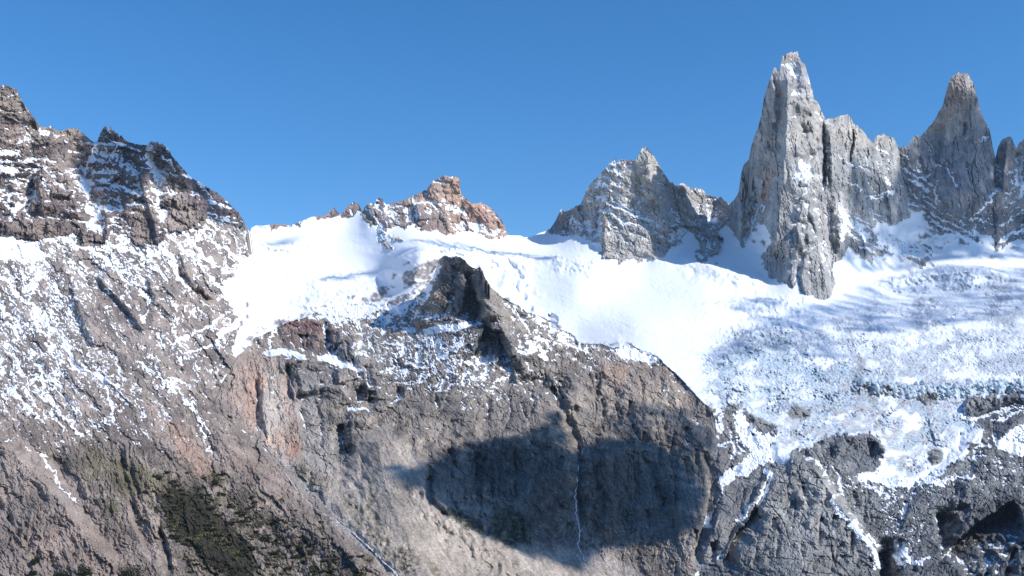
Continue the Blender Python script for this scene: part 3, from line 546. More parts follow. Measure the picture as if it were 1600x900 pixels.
# the ice front: a stepped blue cliff
for a_ in ([(1335,588),(1380,600),(1430,604),(1480,606),(1520,598),(1560,596),(1640,598)], ): rg(a_, 12, 20, 6, 0.8, 0.6, 0.05)
front = strokemask([(1345,596),(1390,606),(1430,610),(1480,612),(1530,606),(1560,606),(1640,606)], 16, 5, 1.2, 18, 0.3)*gl
COL[:] += (np.array((0.46,0.55,0.61), np.float32)-COL)*(front*0.8)[..., None]; SB -= front*2.2
snowpoly([[(1374,604),(1395,622),(1425,640),(1440,660),(1425,672),(1400,655),(1384,630)],[(1500,690),(1530,650),(1530,680),(1490,720),(1450,740),(1440,715)],[(1340,690),(1386,716),(1400,735),(1440,730),(1430,745),(1380,742),(1360,735)]], 0.75, 9, 2.5, gl)
# rock showing through the ice
isl = [[(1232,642),(1240,634),(1252,635),(1266,640),(1266,652),(1252,655),(1236,655)],[(1434,618),(1446,612),(1462,614),(1470,618),(1462,628),(1448,630),(1436,625)],[(1146,640),(1164,642),(1190,652),(1206,664),(1203,672),(1180,664),(1160,656),(1150,650)],
       [(1450,705),(1460,700),(1472,708),(1470,722),(1456,728),(1448,722)],[(1130,636),(1146,628),(1162,634),(1150,642),(1136,644)],[(1380,600),(1392,606),(1396,613),(1384,612)]]
for p_ in isl:
    m_ = polymask(p_, 1.5, 0.5)*gl; COL[:] += (np.array((0.22,0.215,0.21), np.float32)-COL)*m_[..., None]; put(SB, m_, -0.7)
    R += MPX*polymask(p_, 7, 0.5)*gl*5
    rock(polymask(p_, 2, 0.5)*gl, 10, 1.3, 1.0, (10, 5), 410)

bas_ = np.maximum.reduce([blob(1400,388,62,22,14), blob(1450,372,30,16,20), blob(1345,385,20,26,50), blob(1500,376,40,9,0), blob(1560,398,34,7,-15), blob(1185,372,14,20,0), blob(1110,415,16,7,0)])*gl
bk_ = bas_*sstep(0.0, 0.3, fbm((X+0.6*Y+WX)/26, (Y-0.25*X+WY)/6, 4, 466, 0.65))
COL[:] += (np.array((0.22,0.215,0.22), np.float32)-COL)*np.clip(bk_*2, 0, 1)[..., None]; SB -= bk_*3.6; R += MPX*bk_*3.0
con = np.minimum.reduce([seg_dist(q_, X, Y)[0] for q_ in ([(380,552),(400,527),(420,519),(440,508),(463,500),(480,494),(500,485),(533,476),(577,473),(605,474),(632,472),(645,469),(655,460),(668,446),(678,428),(689,404)],)])
rk = gl*np.clip(1-con/26, 0, 1)*sstep(-0.15, 0.35, fbm(X/16, Y/9, 4, 460, 0.65)+0.1)
con2 = seg_dist([(389,363),(398,388),(372,415),(344,452),(358,478),(378,500),(362,525),(352,540),(335,575)], X, Y)[0]
rk = np.maximum(rk, gl*np.clip(1-con2/16, 0, 1)*sstep(-0.1, 0.4, fbm(X/12, Y/12, 4, 461, 0.65)))
con3 = seg_dist([(767,450),(800,474),(823,489),(860,503),(897,526),(903,537),(940,538),(987,540),(1037,569),(1083,613),(1113,640)], X, Y)[0]
rk = np.maximum(rk, gl*np.clip(1-con3/9, 0, 1)*sstep(-0.1, 0.3, fbm(X/14, Y/7, 4, 462, 0.65)))
for it in [(673,416,15,11,-20),(668,428,16,9,-20),(660,418,9,8,0),(640,411,10,4,-25),(648,430,15,5,-15),(640,443,10,3,0),(637,464,14,4,-15),(655,447,9,3,-10),(430,505,8,5,0),(478,496,14,4,-15),(552,462,8,3,0),(590,464,16,6,-10),(600,452,10,5,0),(615,448,7,3,0),(645,432,16,6,-20),(640,447,12,4,0),(620,470,20,6,-10),(382,478,5,9,0),(386,494,3,6,0),(618,433,6,3,-20),(436,512,12,5,-20)]:
    rk = np.maximum(rk, gl*blob(*it)*1.2)
dome_ = polymask([(650,434),(655,420),(664,408),(676,403),(688,405),(690,420),(680,434),(668,442),(656,446)], 4, 1.0)
rk = np.maximum(rk, gl*dome_*sstep(-0.35, 0.25, fbm(X/9, Y/7, 4, 465, 0.7)))
rk = np.clip(rk, 0, 1)*np.clip(0.62+1.5*fbm(X/5, Y/4, 3, 464, 0.7), 0, 1)
COL[:] += (np.array((0.23,0.20,0.185), np.float32)-COL)*np.clip(rk*2.4, 0, 1)[..., None]; SB -= rk*4.2
rg([(686,404),(672,405),(660,412),(652,425),(646,440)], 7, 26, 10, 1.0, 0.3, 0.02)
R += MPX*rk*2.5; rough(rk, 20, 14, 6, 1.6, 3, 463)
# the same zone on the rock side keeps more snow
# ---------------- bedrock below the glacier
put(SB, m8, -1.05)
rg([(1205,725),(1235,715),(1270,725),(1290,760),(1320,800),(1365,860),(1378,900)], 20, 60, 9, 1.0); rg([(1205,730),(1180,780),(1150,830),(1130,880)], 14, 6, 70)
rg([(1379,840),(1382,880),(1386,930)], -26, 14, 30, 0.7); rg([(1205,740),(1190,780),(1160,815),(1135,850)], -16, 10, 10)
rg([(1100,700),(1112,760),(1100,820),(1085,880)], -16, 6, 18); rg([(1126,800),(1108,840),(1096,880)], 10, 4, 30); rg([(1116,846),(1112,880)], -9, 10, 8)
rg([(1296,700),(1330,684),(1360,684),(1384,700),(1386,716)], 12, 22, 6); rg([(1508,650),(1512,628),(1540,622),(1640,618)], 12, 20, 5); rg([(1515,655),(1560,640),(1600,622)], -9, 10, 6)
rg([(1536,665),(1510,700),(1480,730),(1450,760),(1420,800),(1400,840)], 10, 14, 60); rg([(1600,640),(1560,690),(1530,730),(1490,790)], 9, 12, 40)
rg([(1465,790),(1470,830),(1480,860)], -20, 10, 60, 0.8); rg([(1580,785),(1540,810),(1490,850),(1480,870)], -10, 30, 10)
rough(m8*polymask([(1320,750),(1700,700),(1700,960),(1380,960),(1370,860),(1300,780)], 20), -52, 60, 6, 5, 4, 420)
strata(m8*polymask([(1300,740),(1500,730),(1700,620),(1700,800),(1500,800),(1350,790)], 16), -30, 8, 3.5, 421, 0.8, 0.35, 0.5)
streaks(m8*polymask([(1380,750),(1460,750),(1450,840),(1380,850)], 14), 114, 50, 3.6, 1.5, 422); streaks(m8*polymask([(1480,730),(1600,630),(1640,640),(1560,760)], 14), 128, 60, 4, 1.3, 423)
snowy([(1415,795,40,46,0,-0.15),(1540,700,50,40,-45,-0.5),(1360,760,60,14,10,-0.15),(1440,760,60,14,-10,-0.05),(1490,700,24,24,-45,-0.2),(1560,640,50,18,-10,-0.4),(1560,740,50,30,-20,-0.45),(1440,800,50,30,-40,-0.5),(1160,690,30,34,0,-0.1),(1400,850,40,26,0,-0.2),(1560,860,50,24,0,-0.6),(1280,730,24,16,0,-0.5),(1230,745,24,16,0,-0.6)], m8)
snowline([([(1152,642),(1156,660),(1172,680),(1185,692)],12,28),([(1195,695),(1190,712),(1170,725),(1150,738),(1132,750)],32,14),([(1196,735),(1205,748),(1190,775),(1168,800),(1152,815)],12,5),([(1128,640),(1124,660),(1118,690),(1126,700)],3,4),([(1132,750),(1130,768)],5,3),
 ([(1126,700),(1150,690),(1160,680)],3,5),([(1300,780),(1312,800),(1340,830),(1366,862),(1372,882)],7,12),([(1310,742),(1312,770)],4,4),([(1400,855),(1415,872),(1430,880)],12,9),([(1440,752),(1480,750),(1520,742)],7,5),([(1125,873),(1130,870)],7,7),([(1434,878),(1450,870)],7,5),
 ([(1550,660),(1580,645),(1600,640)],4,3),([(1512,650),(1535,655),(1565,640),(1600,630)],4,3),([(1400,748),(1420,756)],5,5),([(1345,760),(1370,770),(1390,778)],3,4)], 1.2, None, 0.25)
snowpoly([[(1556,690),(1570,676),(1590,668),(1640,660),(1700,660),(1700,706),(1600,712),(1575,706),(1560,702)],[(1395,858),(1410,850),(1425,870),(1415,885),(1400,880)]], 1.4, 2.5, 0.8, m8)
tint([(1260,820,90,80,0,(0.40,0.38,0.35)),(1250,775,60,40,30,(0.44,0.42,0.39)),(1420,800,60,60,0,(0.14,0.145,0.155)),(1520,830,90,50,-25,(0.10,0.10,0.105)),(1395,880,20,40,0,(0.12,0.12,0.125)),(1340,705,40,22,20,(0.20,0.205,0.215)),(1560,650,60,22,-15,(0.15,0.155,0.17)),(1460,800,80,40,-30,(0.21,0.215,0.22)),(1560,730,60,30,-30,(0.20,0.20,0.205)),(1160,720,40,40,0,(0.26,0.25,0.24)),  # near-black tint low on the right puts the cast shadow into the colour
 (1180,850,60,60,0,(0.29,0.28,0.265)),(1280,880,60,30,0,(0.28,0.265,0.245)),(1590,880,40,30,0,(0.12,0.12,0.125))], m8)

tint([(1135,770,24,110,0,(0.27,0.25,0.235)),(1150,690,24,30,0,(0.29,0.265,0.24))], m8)
# ---------------- central buttress
put(SB, m9, -0.75)
# tower and its dark left hand walls
rg([(695,401),(690,425),(676,450),(668,470)], 18, 5, 40); rg([(748,419),(748,450),(756,480),(760,505)], 26, 14, 70); rg([(722,425),(728,460),(722,490)], 8, 20, 5)
rg([(742,455),(738,485),(742,512)], -24, 22, 6, 0.8); rg([(765,500),(782,530),(800,560),(810,600)], 18, 5, 50); rg([(765,525),(768,560),(745,570)], -22, 26, 6, 0.8)
rg([(700,470),(696,500)], 8, 5, 20); rg([(712,430),(708,470),(712,495)], -6, 6, 6); rg([(680,450),(660,480),(650,510)], 8, 6, 30)
rg([(640,500),(700,500),(755,503)], 6, 24, 6)
wall([(688,404),(681,420),(668,444),(656,462)], 18, 1.5); wall([(727,424),(733,452),(724,478),(714,500)], 24, 1.5); wall([(741,470),(744,495),(742,512)], 20, 1.5)
rg([(752,440),(765,470),(778,500),(800,540),(822,580)], 16, 20, 70); wall([(762,508),(752,530),(742,550),(727,566)], 36, 1.3); wall([(776,515),(783,545),(778,568)], 18, 1.4); wall([(700,455),(698,480),(694,496)], 12)
wall([(446,570),(452,590),(461,612),(470,632)], 15, 1.5); wall([(514,515),(507,538),(522,556)], 20, 1.4); wall([(568,570),(573,590),(578,608)], 13, 1.5); wall([(555,608),(560,630)], 14, 1.5); wall([(575,610),(577,630)], 14, 1.5)
wall([(534,660),(535,688),(545,712)], 15, 1.5); wall([(866,582),(872,605),(880,626)], 18, 1.2); wall([(672,722),(666,760),(670,796)], 12, 1.2); wall([(796,556),(806,580),(812,600)], 14, 1.1); wall([(480,520),(478,545)], 10, 1.3)
wall([(906,704),(903,760),(906,830)], 16, 1.1); wall([(1040,690),(1052,740),(1056,790)], 14, 1.1); wall([(985,700),(992,740),(990,790)], 12, 1.0); wall([(800,700),(806,740),(802,780)], 14, 1.0); wall([(740,705),(746,750)], 12, 1.0); wall([(530,545),(545,562),(552,575)], 10, 1.3); wall([(620,560),(626,580)], 8); wall([(400,530),(404,545)], 8)
for cx_, cy_, h_, w_e in ((500,610,16,8),(620,620,14,7),(680,640,16,8),(760,640,20,9),(830,630,22,8),(930,600,20,8),(960,650,24,9),(1000,620,20,8),(1060,640,20,8),(560,530,14,8),(650,560,16,7),(600,505,14,7),(640,690,18,7),(500,680,22,8),(850,590,16,7),(700,600,14,7),(1030,600,14,7),(940,640,18,7)):
    wall([(cx_,cy_-h_),(cx_+3,cy_),(cx_-2,cy_+h_)], w_e, 1.1)
# knobs and cliffs to the left
rg([(430,515),(445,505),(480,500),(500,505),(510,530)], 10, 26, 6); rg([(510,500),(512,530),(530,560),(545,570)], -10, 20, 8); rg([(470,520),(475,550)], -6, 8, 4)
rg([(510,490),(520,530),(545,560),(575,590),(572,610)], 8, 6, 40)
rg([(450,560),(458,590),(462,620)], 14, 6, 60); rg([(446,575),(452,610),(462,630)], -12, 14, 5); rg([(400,548),(450,552),(500,560),(560,580),(575,600)], 6, 24, 6)
rg([(525,575),(530,600)], 10, 5, 40); rg([(565,600),(575,625),(590,628)], -12, 16, 6); rg([(575,605),(575,625)], 8, 4, 34); rg([(490,610),(500,605),(530,605),(548,630)], 8, 22, 5)
rg([(535,660),(530,690),(540,710)], -14, 14, 5); rg([(540,650),(555,645),(590,650)], 9, 26, 6); rg([(540,655),(543,700)], 10, 4, 34)
rg([(650,640),(700,640),(760,650)], 7, 34, 12); rg([(820,540),(850,580),(880,610),(900,640)], 12, 16, 60); rg([(860,600),(885,640),(890,670)], -10, 14, 10)
rg([(880,640),(905,700),(900,760),(905,820)], -12, 18, 12); rg([(690,700),(720,690),(800,680),(850,665)], 8, 40, 16); rg([(670,740),(675,780),(700,810)], -12, 12, 6)
rg([(930,560),(980,600),(1010,650),(1020,700)], 10, 30, 50); rg([(1040,570),(1060,630),(1090,680),(1110,720)], 8, 50, 12); rg([(1000,700),(1030,760),(1040,820)], -8, 10, 10); rg([(1030,700),(1060,780),(1070,860)], 8, 20, 26)
rg([(940,700),(950,780),(945,840)], 10, 16, 50); rg([(905,740),(930,715),(980,700),(1030,705)], 10, 30, 6)
rg([(680,600),(720,640),(740,700)], 6, 20, 30)
strata(m9*polymask([(600,540),(760,560),(1000,600),(1000,700),(600,680)], 20), -14, 26, 9, 430, 0.9, 0.3, 0.3); strata(m9*polymask([(760,500),(900,530),(1110,640),(1100,720),(900,700),(760,640)], 20), 32, 17, 6, 432, 1.0, 0.3, 0.15); strata(m9*polymask([(440,560),(620,520),(700,600),(560,700),(460,700)], 20), 12, 20, 7, 433, 1.0, 0.3, 0.3)
rw_ = np.random.RandomState(5); n_w = 0
while n_w < 190:
    cx_, cy_ = rw_.uniform(20, 1590), rw_.uniform(440, 895); i_, j_ = int((cy_-YS[0])/S), int((cx_-XS[0])/S)
    q9, q8, q2 = m9[i_, j_], m8[i_, j_], m2[i_, j_]
    if rw_.rand() > max(q9, q8, 0.35*q2): continue
    ln_ = rw_.uniform(6, 20); tl_ = rw_.uniform(-0.5, 0.5)+(0.5 if q2 > 0.5 else 0); ww_ = rw_.uniform(4, 12)
    wall([(cx_-tl_*ln_, cy_-ln_), (cx_+rw_.uniform(-3, 3), cy_), (cx_+tl_*ln_, cy_+ln_)], ww_, rw_.uniform(0.7, 1.2)); n_w += 1
rough(m9*polymask([(680,700),(880,680),(900,850),(1100,900),(1100,720),(920,700),(760,830)], 20), 86, 60, 12, 5, 4, 431)
bc = [(470,500,30,-0.55),(540,490,26,-0.1),(600,480,30,-0.05),(640,470,24,0.05),(665,470,16,-0.45),(690,485,20,-0.45),(650,490,18,-0.25),(690,430,24,-0.6),(690,470,18,-0.45),(725,450,20,-0.95),(715,408,12,-0.45),(740,470,16,-1.0),(760,470,20,-0.9),(640,510,34,-0.35),(560,510,30,-0.05),(600,560,30,-0.25),(640,570,34,0.1),(700,555,40,-0.5),(700,512,20,0.0),(660,560,30,-0.5),(540,550,24,-0.4),(760,600,34,-0.1),
 (700,610,34,-0.3),(640,620,30,-0.5),(800,560,26,-0.5),(800,500,20,-0.5),(850,540,24,-0.25),(830,480,14,-0.05),(870,520,16,-0.05),(800,640,36,-0.5),(860,600,34,-0.6),(920,540,14,-0.1),(990,552,26,-0.15),(940,570,24,-0.5),(1000,620,50,-0.95),(1060,600,30,-0.8),(500,640,40,-0.7),(600,660,40,-0.75),(700,680,50,-1.0),(850,720,80,-1.3),(1000,780,90,-1.3),(500,590,30,-0.65),(700,780,60,-1.5),(1090,680,20,-0.5),(480,700,40,-0.8),(480,760,50,-1.2)]
num = np.zeros((H, W), np.float32); den = num+1e-9
for (cx_, cy_, r_, v_) in bc:
    g_ = np.exp(-((X-cx_)**2+(Y-cy_)**2)/(2*(r_*0.75)**2)); num += g_*v_; den = den+g_
put(SB, m9, np.clip(num/den, -1.6, 1.2)-0.1)
veins(m4, 22, 22, 5, 0.6, 446, 0.4, 0.9); veins(m9*sstep(660, 600, Y), 30, 22, 9, 0.85, 445, 0.4, 0.9); veins(m9*blob(700,560,80,44,0), 70, 30, 5, 1.3, 440, 0.2, 0.8); streaks(m9*blob(780,600,90,60,0), -28, 26, 4.5, 0.9, 441); streaks(m9*polymask([(430,500),(640,440),(660,540),(520,560)], 14), 8, 24, 5, 0.7, 442)
snowpoly([[(497,557),(512,553),(530,560),(548,572),(566,578),(564,582),(540,575),(515,568),(500,562)],[(404,552),(430,546),(450,546),(474,554),(484,562),(466,558),(440,553),(420,558)],[(628,512),(644,516),(642,522),(630,520)],[(660,515),(700,507),(742,502),(756,506),(720,514),(690,520),(664,521)],[(964,546),(990,540),(1012,552),(1034,562),(1020,566),(990,562),(968,556)]], 1.5, 1.5, 0.4)
snowline([([(427,500),(428,520),(425,540)],3,4),([(510,505),(508,525)],3,3),([(560,480),(562,510),(565,540),(556,560)],4,3),([(500,488),(530,500),(548,512)],3,2),([(590,535),(610,540),(640,545)],2,2),([(655,530),(690,545),(720,540)],3,3),([(690,530),(700,560),(706,575)],3,2),([(725,520),(712,550)],3,2),
 ([(770,600),(790,590)],4,4),([(640,600),(665,598)],2,2),([(432,560),(430,590),(431,612)],2,2),([(546,640),(572,640)],4,4),([(608,668),(612,676)],2.5,2.5),([(818,500),(830,520)],3,2),([(825,575),(850,590)],3,2),([(815,548),(840,545),(848,558)],5,7),
 ([(560,475),(600,470),(625,462)],2.5,2.5),([(690,540),(670,520)],2.5,2),([(1040,612),(1046,616)],3,3)], 1.0, fl(inB))
tint([(1095,760,26,110,0,(0.24,0.225,0.215)),(1060,820,30,60,0,(0.26,0.24,0.225))], m9)
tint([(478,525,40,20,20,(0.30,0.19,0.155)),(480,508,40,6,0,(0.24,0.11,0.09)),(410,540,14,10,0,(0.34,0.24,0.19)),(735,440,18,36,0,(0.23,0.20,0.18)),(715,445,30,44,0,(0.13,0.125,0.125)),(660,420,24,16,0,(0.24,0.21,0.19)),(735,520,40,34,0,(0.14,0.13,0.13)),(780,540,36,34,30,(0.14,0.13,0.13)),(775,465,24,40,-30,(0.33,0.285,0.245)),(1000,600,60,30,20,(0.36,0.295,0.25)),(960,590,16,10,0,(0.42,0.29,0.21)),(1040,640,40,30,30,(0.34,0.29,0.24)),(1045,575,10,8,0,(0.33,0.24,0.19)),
 (800,620,80,40,0,(0.25,0.225,0.205)),(700,650,60,30,0,(0.28,0.25,0.22)),(520,580,50,30,0,(0.27,0.24,0.22)),(460,600,14,28,0,(0.13,0.125,0.125)),(525,545,24,16,20,(0.13,0.125,0.12)),(580,600,22,22,0,(0.14,0.13,0.125)),(540,690,14,28,0,(0.15,0.14,0.13)),(640,560,40,20,0,(0.20,0.18,0.165)),(700,620,40,24,0,(0.18,0.165,0.15)),(880,610,20,30,0,(0.16,0.15,0.145)),(820,560,24,24,0,(0.17,0.155,0.14)),(905,640,30,20,0,(0.30,0.27,0.235)),(960,580,24,12,10,(0.40,0.29,0.22)),(1040,640,30,20,0,(0.38,0.31,0.25)),(780,740,110,60,0,(0.09,0.085,0.08)),(860,790,80,60,0,(0.095,0.085,0.08)),(970,760,50,60,0,(0.10,0.09,0.085)),(715,760,14,50,10,(0.20,0.185,0.17)),(820,770,12,44,0,(0.17,0.16,0.155)),(770,800,16,30,0,(0.18,0.165,0.155)),(900,830,20,40,0,(0.20,0.19,0.18)),(940,730,12,40,0,(0.06,0.055,0.05)),(850,700,16,24,0,(0.06,0.055,0.05)),(1010,800,14,40,0,(0.19,0.18,0.165)),(760,730,16,24,0,(0.06,0.055,0.055)),(1000,770,74,70,0,(0.135,0.125,0.115)),(680,780,30,30,0,(0.2,0.19,0.18)),(480,620,24,36,0,(0.34,0.325,0.315)),(500,700,30,50,-20,(0.35,0.325,0.305)),(470,760,40,24,45,(0.24,0.22,0.17)),(520,800,46,14,48,(0.30,0.29,0.285)),(600,560,50,30,0,(0.29,0.265,0.24))], m9)  # dark tints put shade into the colour: knob walls, clouded cliff
tint([(400,600,14,50,0,(0.42,0.26,0.185)),(450,680,16,40,10,(0.44,0.31,0.235)),(462,705,12,14,0,(0.30,0.15,0.11)),(425,640,26,40,0,(0.40,0.355,0.31)),(390,640,14,30,0,(0.38,0.26,0.20)),(430,575,26,16,0,(0.40,0.33,0.27)),(400,560,20,14,0,(0.38,0.29,0.23))], m11)
put(SB, m11, -0.85); snowy([(430,600,4,24,0,0.0)], m11)
rg([(398,590),(402,630),(400,680)], -12, 4, 10); rg([(440,560),(460,620),(470,700)], 8, 30, 10); rg([(404,580),(410,640),(420,690)], 8, 4, 24)
# bedrock walls
wall([(1186,792),(1160,825),(1141,850),(1128,885)], 26, 1.8); wall([(1084,826),(1088,860),(1094,885)], 10, 1.5); wall([(1112,846),(1114,862)], 14, 1.4); wall([(1372,858),(1376,885),(1380,920)], 34, 2.0)
wall([(1586,783),(1545,806),(1505,838),(1474,866)], 90, 1.2); wall([(1462,800),(1466,840),(1472,876)], 40, 1.1); wall([(1300,700),(1296,720)], 8); wall([(1205,690),(1206,712),(1214,728)], 10, 1.4); wall([(1255,700),(1262,720)], 8); wall([(1590,850),(1575,880),(1560,930)], 40, 1.0)  # first recess shaped in place of an unseen crag's cast shadow
for cx_, cy_, h_, w_e in ((1240,800,30,7),(1280,830,24,8),(1215,850,24,7),(1330,850,16,8),(1180,870,16,8),(1410,800,20,8),(1440,830,16,8),(1500,780,20,9),(1540,740,18,9),(1580,700,14,8),(1300,880,16,7),(1500,690,14,7),(1140,720,14,6),(1160,780,18,7),(1350,800,20,7)):
    wall([(cx_+3,cy_-h_),(cx_,cy_),(cx_-3,cy_+h_)], w_e, 1.1)
# scree cone with dark scrub at its foot
tint([(640,790,60,110,-30,(0.38,0.325,0.275)),(720,870,110,40,30,(0.37,0.32,0.27)),(575,760,30,60,10,(0.33,0.29,0.255))], m10); put(SB, m10, -1.6); rough(m10, 55, 6, 4, 1.2, 3, 452, fbm); rough(m10, 64, 46, 7, 1.0, 3, 453)
rg([(590,676),(596,740),(618,800),(656,880),(670,940)], 20, 70, 150, 1.2, 0.3, 0.05); rg([(640,735),(690,800),(780,860),(880,930)], 10, 30, 60, 1.2)
m_ = np.clip((fbm(X/9, Y/7, 4, 450, 0.65)+0.08)*5, 0, 1)
for it in [(575,815,30,14,50),(610,860,34,16,45),(635,870,18,16,0),(545,790,18,8,45),(580,770,8,26,0),(680,890,14,6,40)]:
    v_ = blob(*it)*m_*(fl(inB)); COL[:] += (np.array((0.17,0.15,0.09), np.float32)-COL)*(v_*0.85)[..., None]
for it in [(632,868,14,12,0),(640,885,14,8,0)]:
    v_ = blob(*it)*m_; COL[:] += (np.array((0.05,0.048,0.03), np.float32)-COL)*v_[..., None]
for it in [(798,824,34,28,20),(722,812,26,12,25),(745,825,14,8,30),(700,800,14,6,30)]:
    v_ = blob(it[0], it[1], it[2], it[3], it[4], 1.0, 0.25)*np.clip(m_+0.55, 0, 1); COL[:] += (np.array((0.035,0.038,0.022), np.float32)-COL)*v_[..., None]
# washed-out stream bed on the left of the cone
v_ = strokemask([(440,715),(480,760),(520,800),(560,845),(590,870),(620,905)], 16, 8, 1.0, 14, 0.4)*np.clip(0.5+1.5*fbm(X/6, Y/5, 3, 451), 0, 1)
COL[:] += (np.array((0.40,0.40,0.40), np.float32)-COL)*(v_*0.7)[..., None]
rg([(440,715),(480,760),(520,800),(560,845),(620,905)], -7, 12, 12)
SB[:] = np.where(v_ > 0.3, np.minimum(SB, -1.2), SB)


def joints(mask, ang, L, l, amp, N, seed, sharp=0.22):
    """broken steps along one set of parallel fractures"""
    ii, jj = np.where(mask > 0)
    w_ = (slice(ii.min(), ii.max()+1), slice(jj.min(), jj.max()+1))
    x, y = rot(X[w_]+WX[w_]*0.9, Y[w_]+WY[w_]*0.9, ang)
    v = fbm(x/L, y/l, 4, seed, 0.55)*N; k = np.floor(v); f = v-k
    R[w_] += amp*(k+sstep(0.5-sharp, 0.5+sharp, f)-v*0.6)*mask[w_]*SCALE[w_]
cs = np.clip(1-con/34, 0, 1)*m9*sstep(490, 530, X)*sstep(652, 628, X); SB += cs*1.25+np.clip(1-con/14, 0, 1)*m9*0.4
SB += np.clip(1-con2/24, 0, 1)*m2*0.45; SB += np.clip(1-con3/20, 0, 1)*m9*0.5
tone = 1+0.42*fbm(X/75, Y/55, 3, 701)-0.14*m8-0.12*m2*sstep(640, 720, Y)-0.08*m9
tone *= 1+(m9+m8+m11)*0.45*fbm((X+WX)/9, (Y+WY)/60, 4, 702, 0.7)*sstep(560, 700, Y)+(m5+m6)*0.42*fbm((X+WX*0.5)/6, Y/90, 4, 703, 0.7)
COL[:] = np.clip(COL*np.where(allid == 0, 1, tone)[..., None], 0.015, 0.9)
xs2_, ys2_ = rot(X+WX*0.4, Y+WY*0.4, 58)
COL *= (1+0.5*m10*fbm(xs2_/60, ys2_/3.2, 3, 704, 0.6))[..., None]
warm_ = (m2+m9+m10)*sstep(520, 640, Y)
COL *= (1+warm_[..., None]*np.array((0.03, 0.0, -0.035), np.float32))
def cracks(mask, ang, L, l, amp, seed, lo=0.86, hi=0.99):
    ii, jj = np.where(mask > 0)
    w_ = (slice(ii.min(), ii.max()+1), slice(jj.min(), jj.max()+1))
    x, y = rot(X[w_]+WX[w_]*0.35, Y[w_]+WY[w_]*0.35, ang)
    c = sstep(lo, hi, 1-2*np.abs(perlin(x/L, y/l, seed)))*mask[w_]*np.clip(0.6+1.4*perlin(x/(L*0.5), y/(l*2), seed+3), 0, 1)
    R[w_] -= amp*c*SCALE[w_]; COL[w_] *= (1-0.32*c)[..., None]
# --- generic relief
cracks(m5, 87, 90, 11, 4.5, 720); cracks(m5, 84, 60, 6, 3.0, 721); cracks(m6, 86, 90, 12, 4.5, 722); cracks(m6, 80, 60, 7, 3.0, 723); cracks(m4, 76, 60, 10, 3.5, 724); cracks(m4, 30, 70, 9, 2.5, 725)
cracks(m9, 78, 60, 24, 2.6, 726, 0.9); cracks(m9, 24, 60, 24, 2.2, 727, 0.9); cracks(m8, 62, 90, 30, 3.2, 728, 0.9); cracks(m8, 15, 90, 26, 3.0, 729, 0.9); cracks(m8, -48, 90, 26, 2.6, 730, 0.9); cracks(m11, 82, 80, 10, 3.0, 731); cracks(m1, 92, 26, 9, 3.0, 732)
mk8 = m8; mk9 = m9
joints(m9, 72, 60, 22, 1.7, 5, 600); joints(m9, 18, 50, 14, 1.6, 5, 601); joints(m9, -38, 40, 9, 1.1, 5, 602)
joints(m8, 60, 60, 20, 1.9, 5, 603); joints(m8, 12, 60, 16, 1.9, 5, 604); joints(m8, -50, 70, 10, 1.4, 5, 605)
joints(m2*sstep(640, 760, Y), 80, 44, 16, 2.4, 5, 606); joints(m2, 48, 80, 22, 1.8, 5, 607)
joints(m11, 80, 60, 14, 2.4, 5, 608); joints(m1, 8, 60, 12, 1.8, 5, 609); joints(m1, 95, 30, 12, 2.0, 5, 610)
joints(m4, 75, 50, 14, 1.8, 5, 611); joints(m4, 25, 50, 12, 1.8, 5, 612); joints(m3, 60, 30, 10, 2.0, 5, 613)
joints(m5, 87, 130, 14, 1.2, 5, 614, 0.12); joints(m6, 85, 120, 14, 1.2, 5, 616, 0.12)
rough(m5, 88, 120, 5, 1.1, 3, 618); rough(m6, 86, 100, 5, 1.1, 3, 619); rough(m4, 78, 60, 6, 1.0, 3, 620)
rock(m1, 12, 1.5, 0.75, (60, 26, 12, 6), 100); rough(m1, 92, 30, 11, 2.6, 4, 140)
rock(m2, 50, 2.6, 0.42, (60, 28, 13, 6), 110); rough(m2, 52, 60, 14, 3.4, 5, 141)
rock(m3, 60, 1.6, 0.8, (26, 12, 6), 120)
rock(m4, 70, 1.8, 0.65, (44, 20, 9, 5), 130); rough(m4, 30, 40, 7, 1.8, 3, 142)
rock(m5, 86, 5, 0.42, (30, 12, 5), 140); rough(m5, 88, 120, 12, 1.3, 3, 143)
rock(m6, 84, 5, 0.42, (34, 13, 5), 150); rough(m6, 86, 100, 12, 1.3, 3, 144)
rock(m7, 80, 1.3, 0.9, (10, 5), 160)
rough(m8*polymask([(1330,750),(1700,640),(1700,960),(1380,960),(1370,860),(1300,780)], 20), 122, 70, 4, 1.3, 3, 424); rock(m8, 15, 2.4, 0.21, (50, 22, 10, 5), 170); rough(m8, 60, 70, 34, 2.6, 5, 148)
rock(m9, 40, 1.8, 0.22, (36, 15, 7, 4), 180); rough(m9, 75, 70, 34, 4.0, 6, 145)
rough(m10, 62, 120, 22, 1.2, 4, 146, fbm); rock(m10, 40, 1.2, 0.14, (9, 4.5), 185)
rock(m11, 78, 2.6, 0.5, (30, 13, 6), 190); rough(m11, 80, 60, 12, 3.0, 5, 149)
rough(m1+m2+m3+0.7*m4+0.45*m5+0.45*m6+m8+m9+m11+0.4*m10, 20, 7, 4.5, 1.0, 3, 199, fbm); rough(m9+m2, 30, 3.6, 3.0, 0.7, 1, 198, fbm)
rough(m0, 8, 120, 40, 4.5, 3, 147, fbm); rough(m0, -4, 50, 10, 0.5, 3, 150, fbm)

